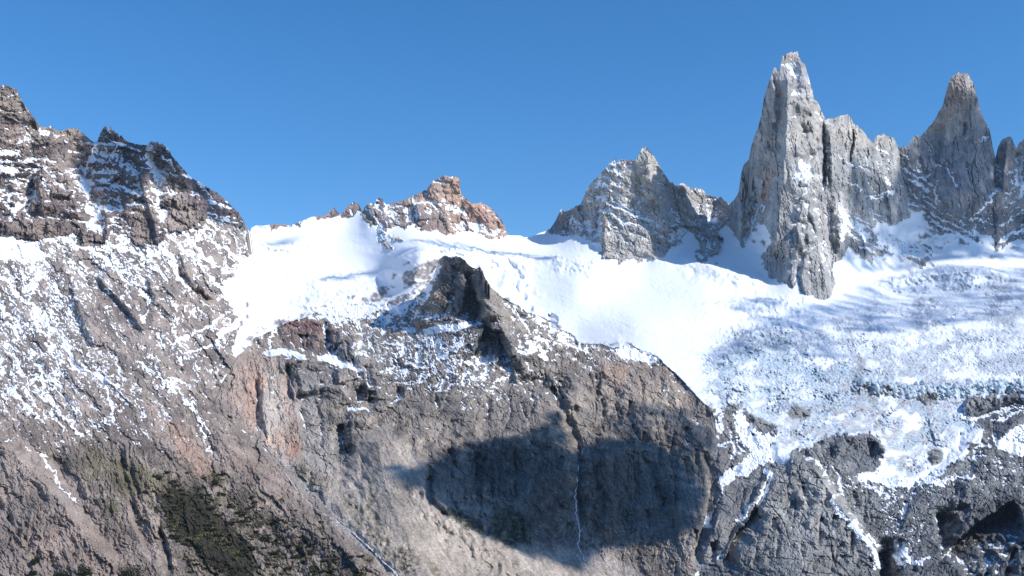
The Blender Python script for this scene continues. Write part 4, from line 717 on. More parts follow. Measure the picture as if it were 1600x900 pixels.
# ---------------------------------------------------------------- snow cover from the lie of the ground
Rn = R/SCALE
hollow = np.clip((blur(Rn, 5)-Rn)/4.0, -1.2, 1.2)
ledge = np.clip((np.roll(Rn, -1, 0)-np.roll(Rn, 1, 0))/(2*S)*0.6, -1, 1)     # lower part stands out towards the camera = a shelf
snow = SB+0.5*hollow+0.5*ledge+0.55*fbm(X/10, Y/8, 4, 501, 0.72)*(1-0.7*m0-0.5*m2)+0.42*fbm(X/3.4, Y/3.0, 2, 503, 0.8)*(1-m0-0.55*m2)+m0*0.25*fbm((X+WX*2)/30, (Y+WY*2+0.12*X)/3.2, 3, 504, 0.7)+0.25*fbm(X/50, Y/40, 3, 502)
SNOW = np.clip(0.5+snow*(1.35-0.5*m0), 0, 1)

SNOW = np.where(m0 > 0.5, blur(SNOW, 2)*0.7+SNOW*0.3, SNOW)
for c_ in range(3): COL[..., c_] = np.where(m0 > 0.5, blur(COL[..., c_], 1), COL[..., c_])
# ---------------------------------------------------------------- materials
def ground_material(name, rough_=0.9, bump=0.25, grain=6.0, mixn=0.7, lo=0.34, hi=0.70):
    m = bpy.data.materials.new(name); m.use_nodes = True; n = m.node_tree.nodes; l = m.node_tree.links
    b = n["Principled BSDF"]; b.inputs["Roughness"].default_value = rough_
    b.inputs["Specular IOR Level"].default_value = 0.25
    at_ = n.new("ShaderNodeVertexColor"); at_.layer_name = "col"
    tc = n.new("ShaderNodeTexCoord")
    ns = n.new("ShaderNodeTexNoise"); ns.inputs["Scale"].default_value = 1/grain; ns.inputs["Detail"].default_value = 4; ns.inputs["Roughness"].default_value = 0.65
    l.new(tc.outputs["Object"], ns.inputs["Vector"])
    n2 = n.new("ShaderNodeTexNoise"); n2.inputs["Scale"].default_value = 1/(grain*9); n2.inputs["Detail"].default_value = 3
    l.new(tc.outputs["Object"], n2.inputs["Vector"])
    # mottled rock tone
    mr = n.new("ShaderNodeMapRange"); mr.inputs["From Min"].default_value = 0.3; mr.inputs["From Max"].default_value = 0.7
    mr.inputs["To Min"].default_value = 0.62; mr.inputs["To Max"].default_value = 1.34
    l.new(ns.outputs["Fac"], mr.inputs["Value"])
    mr2 = n.new("ShaderNodeMapRange"); mr2.inputs["From Min"].default_value = 0.35; mr2.inputs["From Max"].default_value = 0.65
    mr2.inputs["To Min"].default_value = 0.86; mr2.inputs["To Max"].default_value = 1.12
    l.new(n2.outputs["Fac"], mr2.inputs["Value"])
    mu = n.new("ShaderNodeMath"); mu.operation = 'MULTIPLY'; l.new(mr.outputs[0], mu.inputs[0]); l.new(mr2.outputs[0], mu.inputs[1])
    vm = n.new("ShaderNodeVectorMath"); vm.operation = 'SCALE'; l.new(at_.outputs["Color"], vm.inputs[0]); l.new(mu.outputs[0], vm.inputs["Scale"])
    # snow cover: attribute plus noise, cut fairly sharply
    ad = n.new("ShaderNodeMath"); ad.operation = 'ADD'; l.new(at_.outputs["Alpha"], ad.inputs[0])
    sb = n.new("ShaderNodeMath"); sb.operation = 'MULTIPLY_ADD'; sb.inputs[1].default_value = mixn; sb.inputs[2].default_value = -mixn/2
    l.new(ns.outputs["Fac"], sb.inputs[0]); l.new(sb.outputs[0], ad.inputs[1])
    sm = n.new("ShaderNodeMapRange"); sm.interpolation_type = 'SMOOTHSTEP'
    sm.inputs["From Min"].default_value = lo; sm.inputs["From Max"].default_value = hi; l.new(ad.outputs[0], sm.inputs["Value"])
    mx = n.new("ShaderNodeMix"); mx.data_type = 'RGBA'; l.new(sm.outputs[0], mx.inputs["Factor"])
    l.new(vm.outputs[0], mx.inputs["A"]); mx.inputs["B"].default_value = (0.86, 0.885, 0.92, 1)
    l.new(mx.outputs["Result"], b.inputs["Base Color"])
    bp = n.new("ShaderNodeBump"); bp.inputs["Distance"].default_value = 1.5; bp.inputs["Strength"].default_value = bump
    l.new(ns.outputs["Fac"], bp.inputs["Height"]); l.new(bp.outputs[0], b.inputs["Normal"])
    return m
M_ROCK = ground_material("weathered_rock", 0.92, 0.6, 5.0)
M_SNOW = ground_material("snow_and_ice", 0.75, 0.12, 9.0, 0.3, 0.15, 0.9)

# ---------------------------------------------------------------- meshes
def link_mesh(name, V, F, col, mat, smooth=False, **props):
    me = bpy.data.meshes.new(name)
    me.vertices.add(len(V)); me.vertices.foreach_set("co", V.astype(np.float32).ravel())
    me.loops.add(F.size); me.loops.foreach_set("vertex_index", F.astype(np.int32).ravel())
    me.polygons.add(len(F)); me.polygons.foreach_set("loop_start", np.arange(0, F.size, F.shape[1], dtype=np.int32))
    try: me.polygons.foreach_set("loop_total", np.full(len(F), F.shape[1], np.int32))
    except Exception: pass
    if smooth: me.polygons.foreach_set("use_smooth", np.ones(len(F), bool))
    else: me.polygons.foreach_set("use_smooth", np.zeros(len(F), bool))
    me.update(calc_edges=True); me.validate()
    if col is not None:
        a = me.color_attributes.new("col", 'FLOAT_COLOR', 'POINT'); a.data.foreach_set("color", col.astype(np.float32).ravel())
    me.materials.append(mat)
    ob = bpy.data.objects.new(name, me); sc.collection.objects.link(ob)
    for k, v in props.items(): ob[k] = v
    return ob
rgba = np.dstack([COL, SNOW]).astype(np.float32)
META = {}     # id -> (name, smooth, material, props)
def build_sheet(D, vmask, top, ids, skirt=True):
    """grid of quads over the masked vertices; the uppermost vertex of each column is moved onto the outline, then the far side
    of the crest is carried on behind it"""
    yy = np.repeat(YS[:, None], W, 1).astype(np.float64)
    Dl = D.astype(np.float64).copy(); col = rgba.copy(); idl = ids.copy()
    first = np.argmax(vmask, 0); has = vmask.any(0)
    js = np.where(has)[0]; fi = first[js]
    ok = (fi > 0) & (np.abs(top[js]-YS[fi]) < 2.5*S)
    yy[fi[ok], js[ok]] = top[js[ok]]
    nxt = np.clip(fi+1, 0, H-1); nx2 = np.clip(fi+2, 0, H-1)
    col[fi, js] = col[nx2, js]; col[nxt, js] = col[nx2, js]; idl[fi, js] = idl[nx2, js]; idl[nxt, js] = idl[nx2, js]
    Dl[fi, js] = D[nxt, js]
    P = world(X, yy, Dl).reshape(-1, 3); C = col.reshape(-1, 4)
    q = vmask[:-1, :-1] & vmask[1:, :-1] & vmask[:-1, 1:] & vmask[1:, 1:]
    # close the stair steps along a sloping outline with the triangles' upper vertices
    idx = np.arange(H*W).reshape(H, W)
    i, j = np.where(q)
    F = np.stack([idx[i, j], idx[i+1, j], idx[i+1, j+1], idx[i, j+1]], 1); FI = idl[i, j]
    extraV, extraC, eF, eI = [], [], [], []
    base = H*W
    # columns whose tops differ in row: bridge them
    tri = []; triI = []
    for k in range(len(js)-1):
        a, b = js[k], js[k+1]
        if b != a+1: continue
        ra, rb = first[a], first[b]
        if ra < rb:      # left column starts higher
            for r_ in range(ra, rb):
                tri.append((idx[r_, a], idx[r_+1, a], idx[rb, b], idx[rb, b])); triI.append(idl[r_, a])
        elif rb < ra:
            for r_ in range(rb, ra):
                tri.append((idx[ra, a], idx[r_+1, b], idx[r_, b], idx[r_, b])); triI.append(idl[r_, b])
    if skirt:
        steps = [(18, 10), (55, 45), (120, 130), (260, 330), (480, 700), (800, 1500)]
        n = len(js); rows = [idx[fi, js]]
        for s_, (back, down) in enumerate(steps):
            Pt = P[idx[fi, js]].copy()
            jit = 1+0.35*fbm(js/14.0, np.full(n, 3.1*s_), 3, 77+s_)
            Pt[:, 1] += back*jit; Pt[:, 0] += Pt[:, 0]*back/np.maximum(Pt[:, 1], 1)*0.2
            Pt[:, 2] = Pt[:, 2]-down*jit
            extraV.append(Pt); extraC.append(C[idx[fi, js]]); rows.append(base+s_*n+np.arange(n))
        for r0, r1 in zip(rows[:-1], rows[1:]):
            a = np.arange(n-1); g = js[1:] == js[:-1]+1; a = a[g]
            eF.append(np.stack([r0[a], r0[a+1], r1[a+1], r1[a]], 1)); eI.append(idl[fi, js][a])
        P = np.vstack([P]+extraV); C = np.vstack([C]+extraC)
    if tri: F = np.vstack([F, np.array(tri)]); FI = np.concatenate([FI, np.array(triI)])
    if eF: F = np.vstack([F]+eF); FI = np.concatenate([FI]+eI)
    out = {}
    for d in np.unique(FI):
        f = F[FI == d]; used = np.unique(f); mp = np.zeros(len(P), np.int64); mp[used] = np.arange(len(used))
        f4 = mp[f]; deg = f4[:, 2] == f4[:, 3]
        V = P[used]; cc = C[used]
        t1 = f4[~deg]; tris = np.vstack([t1[:, [0, 1, 2]], t1[:, [0, 2, 3]], f4[deg][:, :3]])
        name, smooth, mat, props = META[int(d)]
        par = BASES[PARTS[int(d)][0]] if int(d) in PARTS else None
        if par is not None: V = V-np.array(par.location)
        ob = link_mesh(name, V, tris, cc, mat, smooth, **props); out[int(d)] = ob
        if par is not None: ob.parent = par
    return out
META.update({
 0: ("glacier", True, M_SNOW, dict(kind="structure", label="broad white glacier and snowfield below the granite spires")),
 2: ("mountainside", False, M_ROCK, dict(kind="structure", label="brown scree mountainside streaked with fresh snow")),
 7: ("rocky_rim", False, M_ROCK, dict(label="thin brown broken rim of rock along the skyline left of the red butte", category="rock ridge")),
 8: ("bedrock", False, M_ROCK, dict(kind="structure", label="grey ice worn bedrock slabs below the glacier")),
 9: ("rock_buttress", False, M_ROCK, dict(kind="structure", label="craggy brown rock buttress rising in front of the snowfield")),
 10: ("scree_slope", False, M_ROCK, dict(kind="structure", label="pale brown scree cone below the buttress")),
 11: ("cliff", False, M_ROCK, dict(kind="structure", label="orange and grey cliff beside the stream gully")),
 12: ("snow_patch", True, M_SNOW, dict(kind="structure", label="white snow patch lying on a ledge of the rock")),
})
THINGS = {   # thing key: (name, base pixel, label, category)
 "L": ("mountain_peak", (130, 378), "dark brown banded crags with snowy couloirs at the far left, above the streaked scree", "mountain peak"),
 "B": ("rock_butte", (690, 366), "reddish flat topped rock butte on the skyline at the head of the snowfield", "rock peak"),
 "M": ("granite_peak", (1000, 405), "broad grey peak with a small pointed tip and slanting snowy ledges", "mountain peak"),
 "S": ("granite_spire", (1270, 464), "tallest pale granite spire, its sunlit foot standing in the glacier", "mountain peak"),
 "T": ("granite_spire", (1500, 368), "shaded granite spire at the far right, behind the tallest spire", "mountain peak"),
 "K": ("rock_tower", (730, 505), "dark jagged rock tower crowning the central buttress in front of the snowfield", "rock tower"),
}
PARTS = {    # id: (thing key, part name, outline or None)
 1: ("L", "cliff_face", None), 20: ("L", "summit_cone", [(-70,0),(60,0),(64,198),(40,190),(20,182),(-20,186),(-70,190)]),
 21: ("L", "pinnacle", [(151,150),(171,150),(171,206),(176,222),(158,224),(150,222)]), 22: ("L", "pinnacle", [(171,150),(181,150),(181,209),(184,222),(176,222),(171,206)]),
 23: ("L", "lower_cliff", [(-70,338),(0,340),(60,336),(110,345),(130,352),(165,358),(172,395),(-70,395)]), 24: ("L", "lower_cliff", [(268,308),(310,296),(318,345),(300,365),(262,362)]),
 25: ("L", "snow_gully", [(122,240),(130,262),(136,290),(142,310),(152,335),(158,362),(146,362),(138,335),(132,310),(127,285),(118,256)]),
 3: ("B", "cliff_face", None), 26: ("B", "summit_block", [(669,250),(730,250),(724,304),(700,308),(672,302)]), 27: ("B", "red_flank", [(727,304),(750,290),(810,300),(800,372),(740,346),(728,330)]),
 4: ("M", "ledged_face", None), 28: ("M", "pointed_summit", [(991,200),(1030,200),(1052,286),(1042,310),(1010,292),(990,262)]), 29: ("M", "ridge_wall", [(1052,270),(1146,290),(1142,330),(1120,350),(1080,352),(1060,330)]),
 5: ("S", "main_tower", None), 30: ("S", "shoulder_wall", [(1288,160),(1410,190),(1404,240),(1424,310),(1420,345),(1340,350),(1310,325),(1290,300)]), 31: ("S", "side_pillar", [(1145,240),(1172,246),(1184,300),(1182,350),(1160,392),(1141,370),(1136,320)]),
 32: ("S", "lower_rib", [(1224,345),(1250,330),(1290,335),(1312,360),(1304,410),(1300,470),(1250,470),(1225,450),(1190,420),(1200,390)]), 33: ("S", "summit_block", [(1214,60),(1264,60),(1266,126),(1250,130),(1222,124)]), 34: ("S", "low_ridge", [(1325,352),(1372,356),(1470,380),(1470,420),(1350,420),(1322,392)]),
 6: ("T", "main_tower", None), 35: ("T", "summit_block", [(1470,90),(1530,90),(1532,168),(1500,176),(1470,166)]), 36: ("T", "side_pinnacle", [(1557,200),(1587,200),(1588,240),(1584,300),(1558,300)]), 37: ("T", "side_pinnacle", [(1587,200),(1700,200),(1700,300),(1588,300)]),
 38: ("T", "lower_crag", [(1404,222),(1430,232),(1462,290),(1512,340),(1530,375),(1470,372),(1425,335)]), 39: ("T", "lower_crag", [(1600,300),(1568,310),(1530,345),(1536,372),(1560,398),(1700,390),(1700,300)]),
 40: ("K", "tower_face", [(655,455),(668,440),(684,405),(690,395),(726,395),(726,430),(716,480),(700,500),(672,500)]), 41: ("K", "tower_block", [(727,395),(756,400),(760,440),(762,505),(716,500),(717,478),(727,430)]),
}
BASES = {}
for k_, (nm, (bx, by), lab, cat) in THINGS.items():
    e_ = bpy.data.objects.new(nm, None); sc.collection.objects.link(e_); e_["label"] = lab; e_["category"] = cat
    i_, j_ = int(round((by-YS[0])/S)), int(round((bx-XS[0])/S))
    D_ = (DB if k_ == "K" else DA)[i_, j_]-R[i_, j_]
    e_.location = world(bx, by, D_); e_.empty_display_size = 50; BASES[k_] = e_
owner = {1: 1, 20: 1, 21: 1, 22: 1, 23: 1, 24: 1, 25: 1, 26: 3, 27: 3, 28: 4, 29: 4, 30: 5, 31: 5, 32: 5, 33: 5, 34: 5, 35: 6, 36: 6, 37: 6, 38: 6, 39: 6}
for d_, (k_, nm, poly_) in PARTS.items():
    META[d_] = (nm, False, M_ROCK, {})
    if poly_ is None: continue
    mk_ = polymask(poly_, 0.8, 0.6) > 0.5
    if k_ == "K": IDB[mk_ & (IDB == 9)] = d_
    else: ID[mk_ & (ID == owner[d_])] = d_
for poly_, tgt in (([(497,557),(512,553),(530,560),(548,572),(566,578),(564,582),(540,575),(515,568),(500,562)], 'B'), ([(404,552),(430,546),(450,546),(474,554),(484,562),(466,558),(440,553),(420,558)], 'B'), ([(1556,690),(1570,676),(1590,668),(1640,660),(1700,660),(1700,706),(1600,712),(1575,706),(1560,702)], 'A')):
    mk_ = polymask(poly_, 1.5, 0.5) > 0.4
    if tgt == 'B': IDB[mk_] = 12
    else: ID[mk_] = 12
# sheet A
DAf = DA-R
distB = None
under = polymask(BPOLY, 14, 0)                     # sheet A dives behind the buttress
_l = [(330,640),(352,590),(370,560),(380,550),(400,527),(440,508),(463,500),(500,485),(577,473),(605,474),(632,472)]
_b = [(330,640),(350,650),(380,672),(405,690),(430,715),(455,740),(485,770),(520,805),(560,842),(590,868),(617,900),(660,970)]
_r = [(1113,640),(1117,660),(1119,700),(1118,740),(1108,790),(1094,840),(1086,880),(1084,960)]
d_shared = np.minimum.reduce([seg_dist(q_, X, Y)[0] for q_ in (_l, _b, _r)])
DAs = DA-R+np.where(inB, sstep(2, 30, d_shared)*110+2.0, 0)
deep = polymask(BPOLY, 60, 0) > 0.97
vA = (Y >= sky_y[None, :]-S*0.999) & ~deep
for j in range(W):
    pass
jag = np.where((XS > 684) & (XS < 770), 2.6, 1.3)
top_B = np.interp(XS, np.append(crest_x[crest_x < 1112], [1113, 1125]), np.append(crest_y[crest_x < 1112], [640, 648]))+jag*perlin(XS/4.0, XS*0+7.7, 6)+np.where(XS > 770, 3.0, 4.0)*fbm(XS/17.0, XS*0+1.7, 3, 8)*np.where((XS > 640) & (XS < 765), 0.3, 1.0)
vB = inB & (Y >= top_B[None, :]-S)
vB = vB | (np.roll(inB, 1, 1) & (Y > 650)) | (np.roll(inB, -1, 1) & (Y > 650))
if __name__ == "__main__":
    oa = build_sheet(DAs, vA, sky_y, ID)
    ob_ = build_sheet(DB-R, vB, np.where((XS > 325) & (XS < 1113), top_B, 0), IDB)
# the country carries on outside the frame, more coarsely
def apron(j, sgn, name, label):
    rows = np.where(vA[:, j])[0][::5]; n = len(rows); K = 26
    P0 = world(X[rows, j].astype(float), YS[rows], DAs[rows, j]); C0 = rgba[rows, j]
    V = []; C = []
    for k in range(K):
        off = sgn*60.0*k**1.35; ph = np.full(n, k*0.31+(7 if sgn > 0 else 0))
        P = P0.copy(); amt = min(k/3.0, 1)
        P[:, 0] += off; P[:, 1] += amt*150*fbm(ph*1.3, rows/46.0, 4, 800)*2
        fall = sstep(0, K, np.full(n, k*1.0))
        P[:, 2] = P[:, 2]*(1-0.55*fall)+amt*(P0[:, 2]-P0[:, 2].min()+150)*0.5*fbm(ph*2.0, rows/60.0, 4, 801)
        V.append(P); C.append(C0)
    V.append(V[-1]*np.array([1, 1, 0])+np.array([0, 0, -450.0])); C.append(C0)
    idx_ = np.arange((K+1)*n).reshape(K+1, n); a = idx_[:-1, :-1].ravel(); b = idx_[1:, :-1].ravel(); c = idx_[1:, 1:].ravel(); d = idx_[:-1, 1:].ravel()
    F = np.vstack([np.stack([a, b, c], 1), np.stack([a, c, d], 1)])
    # back side
    link_mesh(name, np.vstack(V), F, np.vstack(C), M_ROCK, False, kind="structure", label=label)
if __name__ == "__main__":
    apron(W-1, 1, "mountainside", "rock and snow slopes going on beyond the right side of the glacier")
    apron(0, -1, "mountainside", "brown slopes going on beyond the left peak")
    # the foot of the slopes runs down and forward into the valley
    js_ = np.arange(0, W, 10); last = H-1
    Pb = world(X[last, js_].astype(float), np.full(len(js_), YS[last]), np.where(inB[last, js_], (DB-R)[last, js_], DAs[last, js_])); Cb = rgba[last, js_].copy(); Cb[:, 3] = 0
    V = [Pb]; C = [Cb]
    for k in range(1, 9):
        P = Pb.copy(); P[:, 1] -= k*70+40*fbm(js_/40.0, np.full(len(js_), k*0.7), 3, 810); P[:, 2] -= k*34+20*fbm(js_/30.0, np.full(len(js_), k*0.9), 3, 811); V.append(P); C.append(Cb)
    K = len(V); n = len(js_); idx_ = np.arange(K*n).reshape(K, n); a = idx_[:-1, :-1].ravel(); b = idx_[1:, :-1].ravel(); c = idx_[1:, 1:].ravel(); d = idx_[:-1, 1:].ravel()
    link_mesh("lower_slope", np.vstack(V), np.vstack([np.stack([a, b, c], 1), np.stack([a, c, d], 1)]), np.vstack(C), M_ROCK, False, kind="structure", label="brown lower slope running down into the valley")
    gx_, gy_ = np.meshgrid(np.linspace(-9000, 9000, 70), np.linspace(-3000, 9000, 60)); gz_ = -420+60*fbm(gx_/900, gy_/900, 4, 820)
    idx_ = np.arange(gx_.size).reshape(gx_.shape); a = idx_[:-1, :-1].ravel(); b = idx_[:-1, 1:].ravel(); c = idx_[1:, 1:].ravel(); d = idx_[1:, :-1].ravel()
    link_mesh("ground", np.stack([gx_.ravel(), gy_.ravel(), gz_.ravel()], 1), np.vstack([np.stack([a, b, c], 1), np.stack([a, c, d], 1)]), np.tile(np.array([0.17, 0.155, 0.11, 0.0]), (gx_.size, 1)), M_ROCK, True, kind="structure", label="brown valley floor")
print("tris", sum(len(m.polygons) for m in bpy.data.meshes), "time", round(time.time()-T0, 1))

# ---------------------------------------------------------------- small fair weather clouds overhead; their shade lies on the slopes
def ico(n):
    bm = bmesh.new(); bmesh.ops.create_icosphere(bm, subdivisions=n, radius=1.0)
    v = np.array([x_.co[:] for x_ in bm.verts]); bm.verts.ensure_lookup_table(); f = np.array([[q_.index for q_ in t_.verts] for t_ in bm.faces]); bm.free(); return v, f
IV, IF = ico(1)
mc = bpy.data.materials.new("cloud"); mc.use_nodes = True
mc.node_tree.nodes["Principled BSDF"].inputs["Base Color"].default_value = (0.9, 0.9, 0.92, 1); mc.node_tree.nodes["Principled BSDF"].inputs["Roughness"].default_value = 1.0
def cloud(poly, n, r, height, seed, label, thin=None):
    rs = np.random.RandomState(seed); p = np.array(poly, float)
    x0, y0 = p.min(0); x1, y1 = p.max(0); V = []; F = []; k = 0; c = 0
    while k < n and c < n*60:
        c += 1
        x, y = rs.uniform(x0, x1), rs.uniform(y0, y1)
        i, j = int((y-YS[0])/S), int((x-XS[0])/S)
        if not (0 <= i < H and 0 <= j < W) or not inside(poly, np.array(x), np.array(y)): continue
        if thin and rs.rand() > thin: continue
        D_ = (DB if inB[i, j] else DA)[i, j]
        P_ = world(x, y, D_)+np.array(SUN_DIR)*(height+rs.uniform(-90, 90))
        s_ = r*rs.uniform(0.5, 1.4)
        A_ = IV*(1+0.25*rs.randn(len(IV), 1))*s_*np.array([1.1, 1.1, 0.8])
        V.append(A_+P_); F.append(IF+k*len(IV)); k += 1
    V = np.vstack(V); F = np.vstack(F)
    return link_mesh("cloud", V, F, None, mc, True, kind="stuff", label=label)
CL = [
 ([(592,748),(615,752),(645,744),(662,738),(690,716),(720,704),(760,698),(800,694),(832,680),(856,662),(874,640),(884,660),(892,700),(906,708),(945,690),(985,690),(1030,700),(1062,724),(1082,775),(1062,835),(1010,846),(960,852),(925,866),(905,886),(840,872),(780,856),(735,832),(690,806),(650,786),(615,766)], 1900, 15, 3050, 1),
 ([(940,650),(1010,636),(1090,650),(1120,690),(1115,740),(1080,730),(1050,690),(960,680)], 90, 12, 5000, 2),
 ([(1320,250),(1390,300),(1420,225),(1500,180),(1570,200),(1640,200),(1640,400),(1560,405),(1480,408),(1400,425),(1340,425),(1310,400),(1330,350)], 2900, 16, 6500, 3),
 ([(1300,470),(1360,440),(1460,422),(1640,420),(1640,480),(1500,505),(1400,520),(1290,515),(1210,520),(1180,500)], 1500, 11, 6500, 4),
 ([(1130,486),(1160,468),(1200,466),(1220,480),(1180,490)], 110, 9, 6000, 5),
 ([(1100,560),(1130,535),(1170,515),(1230,500),(1290,520),(1330,560),(1280,560),(1200,545),(1150,560),(1120,575)], 420, 9, 6000, 6),
 ([(140,205),(200,220),(260,235),(320,290),(389,360),(330,345),(310,300),(260,290),(230,260),(190,330),(150,300),(125,260)], 330, 20, 4500, 7),
 ([(640,372),(680,372),(760,392),(870,404),(860,410),(760,402),(690,392)], 170, 12, 6000, 8),
 ([(395,378),(450,374),(452,384),(400,388)], 60, 12, 6000, 9), ([(490,438),(560,428),(620,418),(600,432),(520,444)], 80, 10, 5000, 10),
]
for poly, n, r, h_, sd in CL: cloud(poly, n, r, h_, sd, "small ragged white cloud drifting high above the valley")


# ---------------------------------------------------------------- things standing on the slopes
FA = DA-R; FB = DB-R-0.0
def surf(x, y):
    i, j = int(round((y-YS[0])/S)), int(round((x-XS[0])/S)); i = min(max(i, 0), H-1); j = min(max(j, 0), W-1)
    D_ = float((FB if inB[i, j] else FA)[i, j]); return world(x, y, D_), D_/FOC
def simple_mat(name, c, rough_=0.9, var=0.3, sc_=1.0):
    m = bpy.data.materials.new(name); m.use_nodes = True; n = m.node_tree.nodes; l = m.node_tree.links; b = n["Principled BSDF"]
    b.inputs["Roughness"].default_value = rough_; b.inputs["Specular IOR Level"].default_value = 0.2
    ns = n.new("ShaderNodeTexNoise"); ns.inputs["Scale"].default_value = sc_; ns.inputs["Detail"].default_value = 3; tc = n.new("ShaderNodeTexCoord"); l.new(tc.outputs["Object"], ns.inputs["Vector"])
    r_ = n.new("ShaderNodeValToRGB"); r_.color_ramp.elements[0].position = 0.3; r_.color_ramp.elements[1].position = 0.7
    r_.color_ramp.elements[0].color = tuple(v*(1-var) for v in c)+(1,); r_.color_ramp.elements[1].color = tuple(v*(1+var) for v in c)+(1,)
    l.new(ns.outputs["Fac"], r_.inputs[0]); l.new(r_.outputs[0], b.inputs["Base Color"]); return m
M_LEAF = [simple_mat("dark_leaves", (0.030, 0.034, 0.017), 0.8, 0.5, 0.6), simple_mat("brown_leaves", (0.045, 0.036, 0.020), 0.8, 0.5, 0.6), simple_mat("olive_leaves", (0.11, 0.10, 0.045), 0.8, 0.4, 0.6)]
M_BARK = simple_mat("bark", (0.10, 0.085, 0.07)); M_ICE = simple_mat("glacier_ice", (0.56, 0.63, 0.68), 0.5, 0.2, 0.25); M_STONE = simple_mat("grey_stone", (0.27, 0.25, 0.225), 0.95, 0.35, 0.5)
M_WATER = simple_mat("white_water", (0.62, 0.66, 0.70), 0.4, 0.25, 0.3)
rs = np.random.RandomState(11)
def leaf_mesh(name, n, rx, ry, rz, leaf, seed, mat, lumps=5):
    """a crown of many small leaf faces gathered in clumps through an uneven volume"""
    r_ = np.random.RandomState(seed); c = r_.randn(lumps, 3)*0.42; c[:, 2] = np.abs(c[:, 2])*0.8; V = []; F = []
    for k in range(n):
        q_ = c[r_.randint(lumps)]; d = r_.randn(3); d /= np.linalg.norm(d); p = (q_+d*0.5*r_.rand()**0.4); p = p*np.array([rx, ry, rz]); p[2] = max(p[2], 0)+rz*0.12
        u = r_.randn(3); u /= np.linalg.norm(u); v = np.cross(u, r_.randn(3)); v /= np.linalg.norm(v); s_ = leaf*r_.uniform(0.6, 1.3)
        V += [p-u*s_-v*s_*0.6, p+u*s_-v*s_*0.6, p+u*s_*0.7+v*s_*0.8, p-u*s_*0.7+v*s_*0.8]; F.append([4*k, 4*k+1, 4*k+2, 4*k+3])
    me = bpy.data.meshes.new(name); me.from_pydata([tuple(v) for v in V], [], F); me.materials.append(mat); me.update(); return me
shr = [leaf_mesh("dwarf_shrub", 150, 3.6, 2.6, 1.9, 0.55, 40+k, M_LEAF[(0, 1, 0, 1, 2)[k]]) for k in range(5)]
cnt = 0; tries = 0
while cnt < 290 and tries < 60000:
    tries += 1
    x = rs.uniform(215, 640); y = rs.uniform(735, 905)
    i, j = int(round((y-YS[0])/S)), int(round((x-XS[0])/S))
    dens = 0.75*sc_d[i, j]+0.35*sc_o[i, j]
    if rs.rand() > dens: continue
    P_, px = surf(x, y)
    ob = bpy.data.objects.new("dwarf_shrub", shr[rs.randint(5)]); sc.collection.objects.link(ob)
    ob.location = P_-np.array([0, 0, 0.8]); ob.rotation_euler = (0, 0, rs.uniform(0, 6.28)); k_ = rs.uniform(0.9, 2.1)*px/0.9; ob.scale = (k_*1.3, k_, k_*rs.uniform(0.7, 1.2))
    ob["label"] = "low dark shrub in the scrub patch on the lower brown slope"; ob["category"] = "shrub"; ob["group"] = "dwarf shrubs on the lower slope"; cnt += 1
def tree(x, y, w_px, h_px, seed, label, mat=0):
    P_, px = surf(x, y); e = bpy.data.objects.new("beech_tree", None); sc.collection.objects.link(e); e.location = P_-np.array([0, 0, 0.5])
    e["label"] = label; e["category"] = "tree"
    me = leaf_mesh("crown", 900, w_px*px*0.55, w_px*px*0.5, h_px*px*0.62, 0.75, seed, M_LEAF[mat], 9); c_ = bpy.data.objects.new("crown", me); sc.collection.objects.link(c_); c_.parent = e; c_.location = (0, 0, h_px*px*0.1)
    bm = bmesh.new(); bmesh.ops.create_cone(bm, cap_ends=True, segments=8, radius1=0.5, radius2=0.15, depth=h_px*px*0.8)
    for k in range(4):
        a_ = k*1.7; r_ = bmesh.ops.create_cone(bm, cap_ends=True, segments=5, radius1=0.22, radius2=0.06, depth=w_px*px*0.4)
        from mathutils import Matrix
        bmesh.ops.transform(bm, matrix=Matrix.Translation((math.cos(a_)*w_px*px*0.14, math.sin(a_)*w_px*px*0.14, h_px*px*(0.05+0.07*k))) @ Matrix.Rotation(a_, 4, 'Z') @ Matrix.Rotation(0.9, 4, 'Y'), verts=r_['verts'])
    m2_ = bpy.data.meshes.new("trunk"); bm.to_mesh(m2_); bm.free(); m2_.materials.append(M_BARK); t_ = bpy.data.objects.new("trunk", m2_); sc.collection.objects.link(t_); t_.parent = e; t_.location = (0, 0, h_px*px*0.35)
tree(133, 902, 24, 28, 71, "dark green beech tree, second largest of those along the bottom edge on brown crags")
tree(206, 906, 36, 26, 72, "widest dark green beech tree at the bottom edge below the brown crags")
tree(53, 882, 14, 14, 73, "small dark tree standing by itself highest on the brown crags at bottom left")
tree(97, 905, 22, 14, 74, "low dark tree just left of the second largest tree at the bottom edge")
tree(50, 900, 10, 12, 75, "tiny dark tree directly below the highest tree on the brown crags")
# seracs
def block_mesh(name, seed, mat, jag=0.22, flat=1.0):
    r_ = np.random.RandomState(seed); bm = bmesh.new(); bmesh.ops.create_icosphere(bm, subdivisions=2, radius=1.0)
    pl = [(lambda d: d/np.linalg.norm(d))(r_.randn(3)) for _ in range(9)]; of = r_.uniform(0.45, 0.8, 9)
    for v in bm.verts:
        p = np.array(v.co)
        for n_, o_ in zip(pl, of):
            t_ = p.dot(n_)
            if t_ > o_: p = p-(t_-o_)*n_
        p[2] *= flat; v.co = p+r_.randn(3)*0.02
    me = bpy.data.meshes.new(name); bm.to_mesh(me); bm.free(); me.materials.append(mat); return me
ser = [block_mesh("serac", 80+k, M_ICE) for k in range(6)]
pts = []
for k in range(64):
    x = rs.uniform(1345, 1610); yb = np.interp(x, [1345, 1390, 1430, 1480, 1530, 1560, 1610], [594, 604, 607, 609, 603, 602, 602]); pts.append((x, yb+rs.uniform(-8, 9), rs.uniform(2.5, 6.5)))
